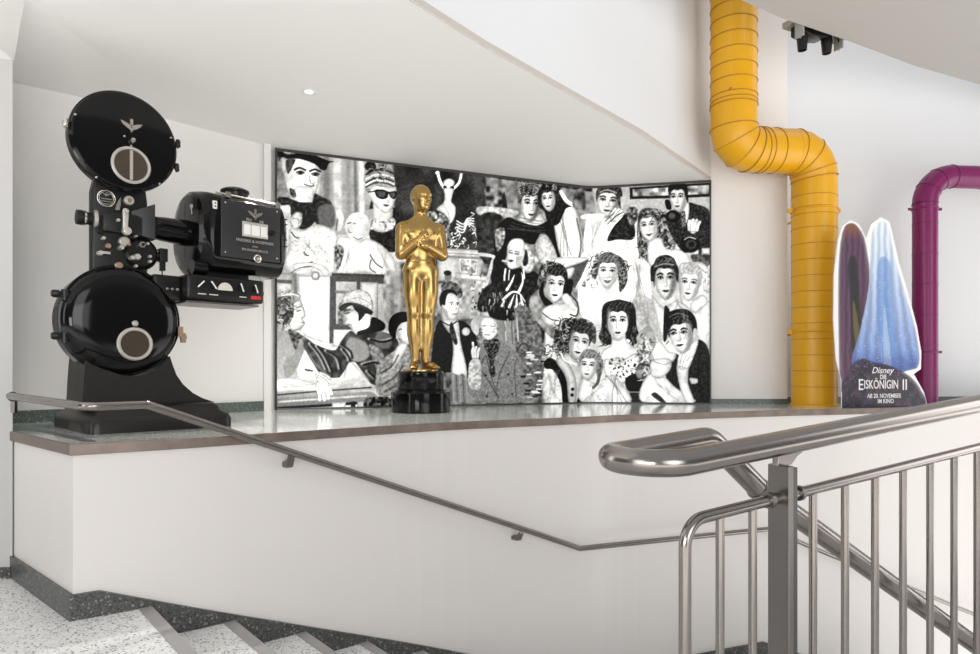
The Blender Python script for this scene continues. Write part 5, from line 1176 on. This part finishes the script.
    c.poly([(820, 190), (852, 175), (850, 240), (832, 262)], .95, soft=1.5); c.poly([(822, 215), (838, 212), (840, 262), (826, 268)], .35, soft=1.5, tex=.3, tk=3)
    c.face(810, 155, 70, 108, -.05, -.08, .92, .35, side=1, brow=3.5)
    c.poly([(768, 130), (775, 100), (820, 94), (846, 108), (850, 175), (838, 150), (828, 122), (790, 120)], .10, soft=1.5); 
    c.poly([(755, 165), (775, 165), (782, 200), (762, 200)], .08, soft=1.5)
    c.hand(870, 285, 40, -1.5, .93, 4, .1, 11, .4); c.ell(858, 345, 40, 34, .05, tex=.05); c.ell(862, 345, 22, 19, .25); c.ell(864, 345, 12, 11, .06); c.line([(835, 325), (855, 315), (880, 322)], 4, .8, soft=1.5)
    c.ell(788, 230, 28, 26, .05); c.ell(784, 228, 14, 13, .3); c.poly([(905, 360), (942, 358), (942, 384), (905, 386)], .92, soft=2, sm=False); c.poly([(860, 390), (942, 388), (942, 420), (900, 450)], .30, soft=4, tex=.1)
    # arm raised over a woman's head
    c.poly([(300, 420), (350, 425), (436, 402), (438, 440), (400, 500), (380, 530), (330, 520), (360, 470), (300, 455)], .30, soft=2); c.poly([(300, 400), (436, 398), (430, 412), (350, 440), (300, 440)], .93, soft=2); c.poly([(350, 446), (386, 440), (372, 480), (346, 480)], .90, soft=2)
    c.poly([(240, 470), (250, 430), (290, 415), (340, 430), (350, 480), (345, 540), (240, 540)], .26, soft=2, tex=.18); c.curls(290, 450, 50, 40, .05, (.75, .6), 60, 22, 41)
    c.view(480, 280, 4.083)
    c.poly([(235, 40), (345, 20), (420, 60), (440, 150), (330, 190), (300, 240), (240, 180), (200, 100)], .55, soft=4, tex=.2, tk=12)
    c.face(308, 22, 84, 128, .1, .02, .95, .25, side=-1, mouth=.08)
    c.poly([(240, 50), (262, 5), (262, 60), (300, 100), (270, 110)], .08, soft=2); c.poly([(345, 10), (380, 0), (370, 60), (340, 80)], .10, soft=2)
    c.poly([(255, 120), (320, 95), (400, 110), (400, 150), (330, 190), (262, 175)], .93, soft=3); c.line([(370, 60), (400, 100), (395, 145), (368, 140)], 6, .12, soft=2); c.line([(255, 135), (290, 160), (320, 165)], 5, .25, soft=2); c.line([(350, 70), (380, 120)], 30, .85, soft=6)
    # laughing curly woman
    c.view(480, 160, 4.083)
    c.poly([(430, 440), (470, 380), (540, 365), (600, 400), (640, 400), (690, 430), (700, 560), (640, 660), (440, 660), (400, 540)], .93, soft=4, tex=.03, tk=30)
    c.poly([(455, 440), (480, 395), (530, 380), (580, 400), (600, 450), (600, 500), (570, 540), (560, 460), (500, 430), (470, 490)], .28, soft=2, tex=.2); c.curls(470, 430, 26, 45, .15, (.85, .7), 40, 24, 51); c.curls(580, 455, 26, 50, .05, (.6,), 36, 24, 52); c.curls(520, 390, 40, 14, .15, (.8,), 26, 20, 53); c.curls(450, 505, 34, 20, .1, (.8,), 24, 20, 54)
    c.face(522, 458, 84, 122, .05, .0, .96, .25, side=1, mouth=.15, smile=1, hair=.34)
    c.folds((640, 400), (660, 560), 4, (-20, 0, 20, 0), .55, 4, 12)
    # couple, man with parted dark hair and fair woman
    c.poly([(812, 440), (850, 418), (910, 420), (940, 470), (942, 600), (900, 640), (830, 620)], .90, soft=3, tex=.05, tk=12); c.line([(830, 440), (880, 430), (925, 465)], 6, .55, soft=4); c.curls(925, 500, 16, 50, .5, (.95, .8), 20, 24, 61)
    c.face(858, 506, 84, 128, .12, -.06, .94, .30, side=1, mouth=.25, hair=.66)
    c.view(480, 280, 4.083)
    c.poly([(640, 60), (700, 80), (760, 150), (770, 240), (700, 230), (620, 130)], .70, soft=4, tex=.04, tk=3); c.poly([(700, 60), (750, 110), (810, 80), (770, 200), (742, 230), (720, 150)], .95, soft=2); c.poly([(752, 115), (768, 112), (776, 140), (762, 240), (748, 240)], .10, soft=1.5)
    c.poly([(800, 90), (840, 100), (880, 130), (940, 90), (942, 280), (890, 240), (860, 170)], .88, soft=3); c.poly([(856, 100), (905, 60), (930, 90), (880, 130)], .94, soft=2)
    c.view(480, 160, 4.083)
    c.face(757, 488, 92, 150, -.03, .0, .86, .40, side=1, brow=4.5)
    c.poly([(696, 470), (700, 432), (740, 416), (790, 420), (810, 440), (810, 500), (800, 480), (796, 452), (750, 440), (716, 452), (712, 520), (700, 510)], .14, soft=2, tex=.06); c.line([(715, 436), (750, 424), (790, 428)], 5, .6, soft=3); c.poly([(696, 500), (708, 500), (710, 540), (700, 540)], .75, soft=2)

    # ---- lower right group
    c.view(480, 280, 4.083)
    # woman with long dark waves and a flowered off-shoulder dress
    c.poly([(485, 235), (496, 190), (500, 110), (535, 85), (600, 86), (632, 110), (640, 190), (655, 240), (630, 262), (600, 240), (540, 262), (510, 262)], .08, soft=2, tex=.06)
    c.curls(508, 225, 20, 45, .03, (.4, .3), 24, 26, 71, 1.4); c.curls(630, 225, 18, 40, .03, (.4,), 20, 26, 72, 1.6); c.curls(568, 100, 50, 14, .03, (.45,), 24, 18, 73, .1)
    c.poly([(540, 210), (590, 210), (600, 250), (650, 290), (640, 320), (500, 330), (500, 290), (535, 262)], .95, soft=2)
    c.face(563, 172, 88, 138, 0, 0, .96, .22, side=-1, mouth=.2, brow=3)
    c.poly([(515, 320), (560, 340), (640, 300), (660, 400), (600, 420), (540, 420), (505, 370)], .94, soft=2)
    for i in range(60):
        x = R.uniform(515, 650); y = R.uniform(318, 408); c.ell(x, y, R.uniform(2.5, 6), R.uniform(2, 4.5), R.choice((.12, .3, .5)), soft=1.2, ang=R.uniform(0, 3))
    c.poly([(596, 400), (660, 380), (672, 440), (660, 460), (604, 452)], .07, soft=2); c.poly([(606, 462), (670, 462), (690, 500), (620, 500)], .15, soft=2); c.line([(600, 458), (668, 458)], 3, .6, sm=False)
    # curly woman with dark-edged collar
    c.poly([(300, 250), (320, 180), (380, 156), (440, 162), (472, 195), (470, 260), (440, 240), (380, 230), (360, 310), (320, 300)], .22, soft=2, tex=.15); 
    c.curls(385, 185, 80, 30, .06, (.75, .5), 90, 24, 81); c.curls(330, 265, 32, 50, .06, (.75, .5), 70, 24, 82); c.curls(280, 290, 20, 30, .1, (.6,), 20, 20, 83)
    c.poly([(345, 300), (390, 320), (420, 380), (400, 500), (350, 500), (330, 380)], .80, soft=3)
    c.face(405, 256, 84, 128, .22, .03, .93, .3, side=-1, mouth=.12)
    c.poly([(262, 350), (300, 330), (335, 420), (340, 500), (262, 500)], .93, soft=2, tex=.1, tk=6); c.poly([(260, 340), (280, 318), (310, 330), (345, 380), (362, 440), (362, 500), (338, 500), (330, 430), (300, 370), (268, 362)], .08, soft=1.8)
    c.poly([(310, 330), (345, 318), (390, 400), (390, 498), (362, 498), (350, 400)], .82, soft=2); c.poly([(395, 498), (425, 430), (432, 470), (418, 500)], .08, soft=2)
    c.ell(378, 446, 7, 7, .08); c.ell(376, 470, 7, 7, .08); c.line([(330, 300), (350, 330), (395, 345)], 5, .96, soft=2)
    # child with braided fair hair
    c.poly([(420, 400), (470, 420), (530, 390), (560, 400), (615, 500), (415, 500)], .95, soft=2); c.folds((540, 400), (570, 500), 4, (-20, 0, 40, 0), .35, 4, 14); c.curls(500, 450, 60, 40, .6, (.98,), 30, 16, 91)
    c.poly([(412, 320), (440, 290), (480, 296), (502, 330), (498, 380), (480, 400), (470, 350), (440, 320)], .40, soft=2, tex=.15); c.curls(480, 330, 20, 40, .2, (.75,), 30, 18, 92, 1.3); c.line([(488, 385), (480, 420), (462, 440)], 12, .3, soft=2)
    c.face(443, 352, 72, 104, .12, -.04, .94, .25, side=1, mouth=.35, hair=.42)
    # embracing couple
    c.poly([(880, 245), (935, 290), (942, 500), (770, 500), (760, 400), (740, 330), (800, 300), (830, 330)], .14, soft=2, tex=.03, tk=3); c.poly([(820, 290), (880, 245), (890, 262), (862, 340), (840, 380), (826, 340)], .95, soft=1.8)
    c.poly([(640, 250), (650, 215), (690, 192), (740, 250), (770, 290), (800, 300), (790, 330), (740, 350), (690, 320)], .93, soft=2.5)
    c.face(822, 222, 100, 138, -.12, -.10, .92, .35, side=1, brow=4)
    c.poly([(756, 180), (762, 140), (800, 120), (850, 122), (882, 160), (886, 220), (872, 200), (856, 160), (820, 150), (788, 168), (766, 200)], .08, soft=2, tex=.04); c.line([(775, 150), (810, 136), (850, 150)], 4, .45, soft=3); c.line([(785, 160), (820, 146), (858, 170)], 3, .4, soft=3); c.poly([(872, 200), (888, 205), (884, 250), (870, 240)], .7, soft=2)
    c.poly([(650, 330), (640, 280), (652, 230), (676, 190), (700, 200), (720, 250), (706, 300), (720, 350), (700, 400), (650, 404), (634, 370)], .58, soft=2.5, tex=.12, tk=12); c.curls(672, 300, 30, 90, .3, (.9, .75), 60, 40, 95, 1.7)
    c.line([(655, 345), (690, 350), (700, 385), (665, 400)], 10, .22, soft=5)
    c.poly([(668, 410), (720, 370), (760, 400), (800, 440), (850, 470), (870, 500), (664, 500)], .95, soft=2); c.poly([(720, 460), (760, 500), (740, 500), (700, 470)], .2, soft=3)
    c.poly([(700, 330), (770, 320), (780, 360), (740, 400), (700, 390)], .93, soft=3); c.line([(705, 330), (750, 345), (790, 330)], 3, .5, soft=2)
    c.poly([(805, 340), (850, 330), (850, 420), (875, 498), (838, 498), (812, 420)], .94, soft=1.8); c.hand(828, 350, 44, -1.35, .95, 4, .12, 11, .4)
    c.poly([(856, 400), (890, 405), (888, 420), (864, 424)], .96, soft=1.5); c.line([(898, 300), (890, 400), (910, 498)], 4, .04, soft=2)
    c.line([(760, 262), (770, 250)], 4, .3)
    for vx, vy, kk, P0, P1, n_, sp_ in ((270, 140, 4.4545, (340, 470), (360, 590), 5, (-40, 0, 50, 0)), (270, 140, 4.4545, (500, 480), (520, 600), 4, (-30, 0, 30, 0)), (270, 140, 4.4545, (160, 430), (180, 540), 6, (-60, 0, 70, 0)),
            (480, 160, 4.083, (470, 250), (460, 400), 5, (-30, 0, 30, 0)), (480, 160, 4.083, (780, 390), (760, 430), 5, (-60, 0, 60, 0)), (480, 160, 4.083, (650, 430), (640, 600), 5, (-30, 0, 30, 0)),
            (480, 280, 4.083, (300, 370), (300, 490), 5, (-30, 0, 30, 0)), (480, 280, 4.083, (470, 430), (460, 498), 6, (-40, 0, 50, 0)), (480, 280, 4.083, (720, 400), (800, 490), 4, (-30, 20, 40, 0)), (480, 280, 4.083, (830, 110), (850, 240), 4, (-20, 0, 20, 0)), (480, 280, 4.083, (660, 90), (690, 210), 4, (-30, 0, 20, 0)), (270, 270, 4.36, (150, 340), (250, 460), 4, (-10, 20, 20, 0)), (270, 270, 4.36, (60, 500), (200, 505), 3, (0, -15, 0, 12))):
        c.view(vx, vy, kk); c.folds(P0, P1, n_, sp_, .52, 5, int(vx+P0[0]), .38)
    # small grain over everything
    c.a += (c.n[3]-.5)*.10+(c.n[6]-.5)*.06
    a = np.clip(c.a, .015, .98)
    lf = np.clip(c.n[30]*.65+c.n[12]*.35-.42, 0, 1)
    a = a-lf*.38*np.clip((a-.45)*2.2, 0, 1)
    a = np.clip((a-.5)*1.05+.49, .015, .95)
    c.a = a
    return c

def wall_print():
    cv = collage()
    r = empty('photo_mural', (-0.4, 6.4, LEDGE), 0, 'wide black and white photo collage of vintage film people covering the alcove wall', 'mural')
    # plan of the panel: two flats with a soft bend
    P = [Vector((p[0], p[1], 0)) for p in [(-1.925, 5.945), (1.09, 7.19), (2.318, 6.945)]]
    path = fillet(P, 0.5, 12)
    dense = []
    for i in range(len(path)-1):
        n = max(1, int((path[i+1]-path[i]).length/0.0065))
        for k in range(n): dense.append(path[i].lerp(path[i+1], k/n))
    dense.append(path[-1]); nx = len(dense)
    z0, z1 = LEDGE+0.012, CEIL-0.012; nz = 380
    X = np.array([p.x for p in dense]); Y = np.array([p.y for p in dense]); Zv = np.linspace(z0, z1, nz)
    px = 490+FPX*X/Y
    XX = np.tile(X, (nz, 1)); YY = np.tile(Y, (nz, 1)); ZZ = np.tile(Zv[:, None], (1, nx))
    U = (np.tile(px, (nz, 1))-cv.x0)*cv.S; V = (370-(ZZ-EYE)/YY*FPX-cv.y0)*cv.S
    ui = np.clip(U, 0, cv.W-2); vi = np.clip(V, 0, cv.H-2); u0 = ui.astype(int); v0 = vi.astype(int); fu = ui-u0; fv = vi-v0
    g = (cv.a[v0, u0]*(1-fu)+cv.a[v0, u0+1]*fu)*(1-fv)+(cv.a[v0+1, u0]*(1-fu)+cv.a[v0+1, u0+1]*fu)*fv
    g = g.astype(np.float32)**2.2
    verts = np.stack([XX, YY, ZZ], -1).reshape(-1, 3)-np.array([-0.4, 6.4, LEDGE])
    ii, jj = np.mgrid[0:nz-1, 0:nx-1]; a = ii*nx+jj; F = np.stack([a, a+1, a+nx+1, a+nx], -1).reshape(-1, 4)
    me = bpy.data.meshes.new('print'); me.vertices.add(len(verts)); me.vertices.foreach_set('co', verts.astype(np.float32).ravel())
    me.loops.add(F.size); me.loops.foreach_set('vertex_index', F.astype(np.int32).ravel()); me.polygons.add(len(F)); me.polygons.foreach_set('loop_start', np.arange(0, F.size, 4, dtype=np.int32))
    me.update(calc_edges=True)
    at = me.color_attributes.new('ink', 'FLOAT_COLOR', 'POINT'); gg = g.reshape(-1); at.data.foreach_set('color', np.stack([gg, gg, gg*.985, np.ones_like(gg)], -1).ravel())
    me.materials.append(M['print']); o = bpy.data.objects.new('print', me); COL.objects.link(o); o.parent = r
    o2 = Vector((-0.4, 6.4, LEDGE))
    fp = [(p.x, p.y) for p in path]; b = MB(); b.X = Matrix.Translation(-o2)
    wall_strip(b, offset_line(fp, -0.004), LEDGE+0.001, CEIL-0.001, 0.028); b.build('backing_panel', M['frame'], r, smooth=False)
    b = MB(); b.X = Matrix.Translation(-o2); wall_strip(b, offset_line(fp, 0.006), CEIL-0.026, CEIL-0.002, 0.02); b.build('top_edge', M['frame'], r, smooth=False)
    b = MB(); b.X = Matrix.Translation(-o2); wall_strip(b, offset_line(fp, 0.004), LEDGE+0.001, LEDGE+0.014, 0.02); b.build('bottom_edge', M['frame'], r, smooth=False)
    for i in (0, -1):
        p = fp[i]; b = MB(); b.X = Matrix.Translation(Vector((p[0], p[1], LEDGE))-o2); b.box((-0.007, -0.012, 0.001), (0.007, 0.02, CEIL-LEDGE-0.002)); b.build('side_edge', M['frame'], r, smooth=False)
wall_print()

# ------------------------------------------------------------------ cardboard film standee
def standee():
    A = Vector((3.335, 6.27)); dr = Vector((0.985, 0.17)).normalized(); rz = math.atan2(dr.y, dr.x)
    r = empty('film_standee', (A.x, A.y, LEDGE), rz, 'tall cut-out cardboard film advertisement in plum and ice blue between the yellow and purple pipes', 'standee')
    def P(px, py):
        u = (px-490)/FPX; s = (u*A.y-A.x)/(dr.x-u*dr.y); Y = A.y+s*dr.y; return (s, EYE+(370-py)/FPX*Y-LEDGE)
    outline = [(842, 407.8), (841, 380), (836, 360), (833.5, 320), (834, 275), (838, 240), (842, 226), (850, 220), (859, 224), (866, 238), (871, 224), (881, 217), (890, 222), (894, 240), (899, 262), (908, 292), (917, 326), (921.5, 352), (921, 369), (914, 374), (924, 392), (927, 403)]
    pl = [P(*p) for p in outline]; z0 = 0.0
    pl[0] = (pl[0][0], 0.0); pl[-1] = (pl[-1][0], pl[-1][1]); pl.append((pl[-1][0], 0.0))
    b = MB(); b.prism(pl, 'y', 0.001, 0.012); b.build('board', M['card'], r, smooth=False)
    # printed face as a dense grid, clipped to the outline
    S = 4.0; cv = Canvas(826, 210, 934, 414, S); H, W = cv.H, cv.W
    Yp, Xp = np.mgrid[0:H, 0:W]; xx = cv.x0+Xp/S; yy = cv.y0+Yp/S
    col = np.ones((H, W, 3), np.float32)*np.array([.80, .80, .79])
    def mask(pts, soft=1.5, sm=True):
        cv.a[:] = 0; cv.view(0, 0, 1); cv.poly(pts, 1.0, soft=soft, sm=sm); return np.clip(cv.a, 0, 1)[..., None]
    def paint(m, c): nonlocal col; col = col*(1-m)+np.asarray(c, np.float32)*m
    plum = mask([(840, 404), (839, 372), (838, 300), (839, 255), (843, 230), (850, 223), (858, 227), (866, 245), (872, 300), (868, 360), (862, 404)], 2)
    f = (0.5+0.5*np.sin(xx*1.15+yy*.015+2.0*cv.n[30]))[..., None]
    paint(plum, np.array([.075, .022, .065])*(0.45+0.9*f)); paint(plum*np.clip((240-yy)/14, 0, 1)[..., None], np.array([.20, .075, .045]))
    paint(mask([(848, 262), (856, 258), (860, 300), (862, 352), (852, 352), (850, 300)], 3), (.012, .014, .014)); paint(mask([(853, 300), (858, 320), (861, 352), (857, 352), (853, 325)], 2)*.6, (.20, .15, .04))
    t = np.clip((yy-222)/150, 0, 1)[..., None]; icy = np.array([.62, .70, .80])*(1-t)+np.array([.10, .20, .50])*t
    blue = mask([(872, 232), (881, 221), (888, 226), (892, 245), (897, 266), (906, 296), (915, 328), (919, 352), (918, 366), (910, 370), (880, 376), (852, 366), (860, 330), (868, 290), (870, 255)], 2)
    g = (0.5+0.5*np.sin((xx-881)*(1.1-0.004*(yy-220))+1.5*cv.n[30]))[..., None]
    paint(blue, icy*(0.75+0.45*g)); paint(mask([(878, 262), (890, 262), (893, 300), (897, 368), (886, 372), (877, 320)], 3)*.7, np.array([.10, .24, .52])); paint(mask([(884, 305), (888, 330), (892, 372), (885, 372), (883, 340)], 2)*.7, (.42, .55, .72))
    hem = np.clip((yy-345)/25, 0, 1)*(np.sin(xx*2.6)*6+yy > 352); paint(blue*hem[..., None]*.75, (.05, .06, .26))
    rock = mask([(842, 412), (841, 388), (846, 376), (852, 364), (862, 358), (874, 362), (886, 364), (900, 370), (912, 378), (922, 392), (928, 412)], 2)
    n1 = cv.n[12][..., None]; n2 = cv.n[3][..., None]
    paint(rock, np.array([.012, .012, .024])+np.array([.05, .018, .03])*np.clip(n1*1.6-.6, 0, 1)); paint(rock*(n2 > .90)*.6, (.30, .26, .42)); paint(blue*(n2 > .93)*.5*(t > .3), (.85, .9, .95))
    nu, nv = 170, 320; s0 = min(p[0] for p in pl); s1 = max(p[0] for p in pl); zt = max(p[1] for p in pl)
    ss = np.linspace(s0, s1, nu); zz = np.linspace(0, zt, nv); SS, ZZ = np.meshgrid(ss, zz)
    Yw = A.y+SS*dr.y; Xw = A.x+SS*dr.x; pu = 490+FPX*Xw/Yw; pv = 370-(ZZ+LEDGE-EYE)/Yw*FPX
    ui = np.clip((pu-cv.x0)*S, 0, W-1).astype(int); vi = np.clip((pv-cv.y0)*S, 0, H-1).astype(int); cc = col[vi, ui]
    ins = np.zeros(SS.shape, bool)
    for i in range(len(pl)):
        (ax, ay), (bx, by) = pl[i], pl[(i+1) % len(pl)]
        if ay != by: ins ^= ((ay > ZZ) != (by > ZZ)) & (SS < (bx-ax)*(ZZ-ay)/(by-ay)+ax)
    vid = -np.ones(SS.shape, int); vid[ins] = np.arange(ins.sum()); vs = np.stack([SS[ins], np.full(ins.sum(), 0.0), ZZ[ins]], -1)
    q = np.stack([vid[:-1, :-1], vid[:-1, 1:], vid[1:, 1:], vid[1:, :-1]], -1).reshape(-1, 4); q = q[(q >= 0).all(1)]
    me = bpy.data.meshes.new('printed_face'); me.from_pydata(vs.tolist(), [], q.tolist()); me.materials.append(M['cardprint'])
    at = me.color_attributes.new('ink', 'FLOAT_COLOR', 'POINT'); at.data.foreach_set('color', np.concatenate([cc[ins], np.ones((ins.sum(), 1))], 1).astype(np.float32).ravel())
    o = bpy.data.objects.new('printed_face', me); COL.objects.link(o); o.parent = r
    def put(s, px, py, size, **k): x, z = P(px, py); text(s, size, M['white'], r, 'lettering', (x, -0.003, z), **k)
    put('Disney', 882, 370.6, 0.085, shear=0.35, offset=0.0005)
    put('DIE', 883, 377.2, 0.062, sx=0.8, offset=0.001)
    put('E', 860.6, 385.2, 0.150, sx=0.80, offset=0.001); put('ISKÖNIGIN', 881.0, 384.8, 0.118, sx=0.64, offset=0.001); put('II', 904.5, 385.2, 0.150, sx=0.85, offset=0.001)
    put('AB 20. NOVEMBER', 884, 396.0, 0.060, sx=0.75, offset=0.0006); put('IM KINO', 885.5, 401.3, 0.060, sx=0.78, offset=0.0006)
    b = MB(); b.prism([(0.35, 0.0), (0.62, 0.0), (0.50, 0.9)], 'y', 0.013, 0.018); b.prism([(0.013, 0.0), (0.16, 0.0), (0.013, 0.8)], 'x', 0.47, 0.475); b.build('rear_strut', M['card'], r, smooth=False)
standee()
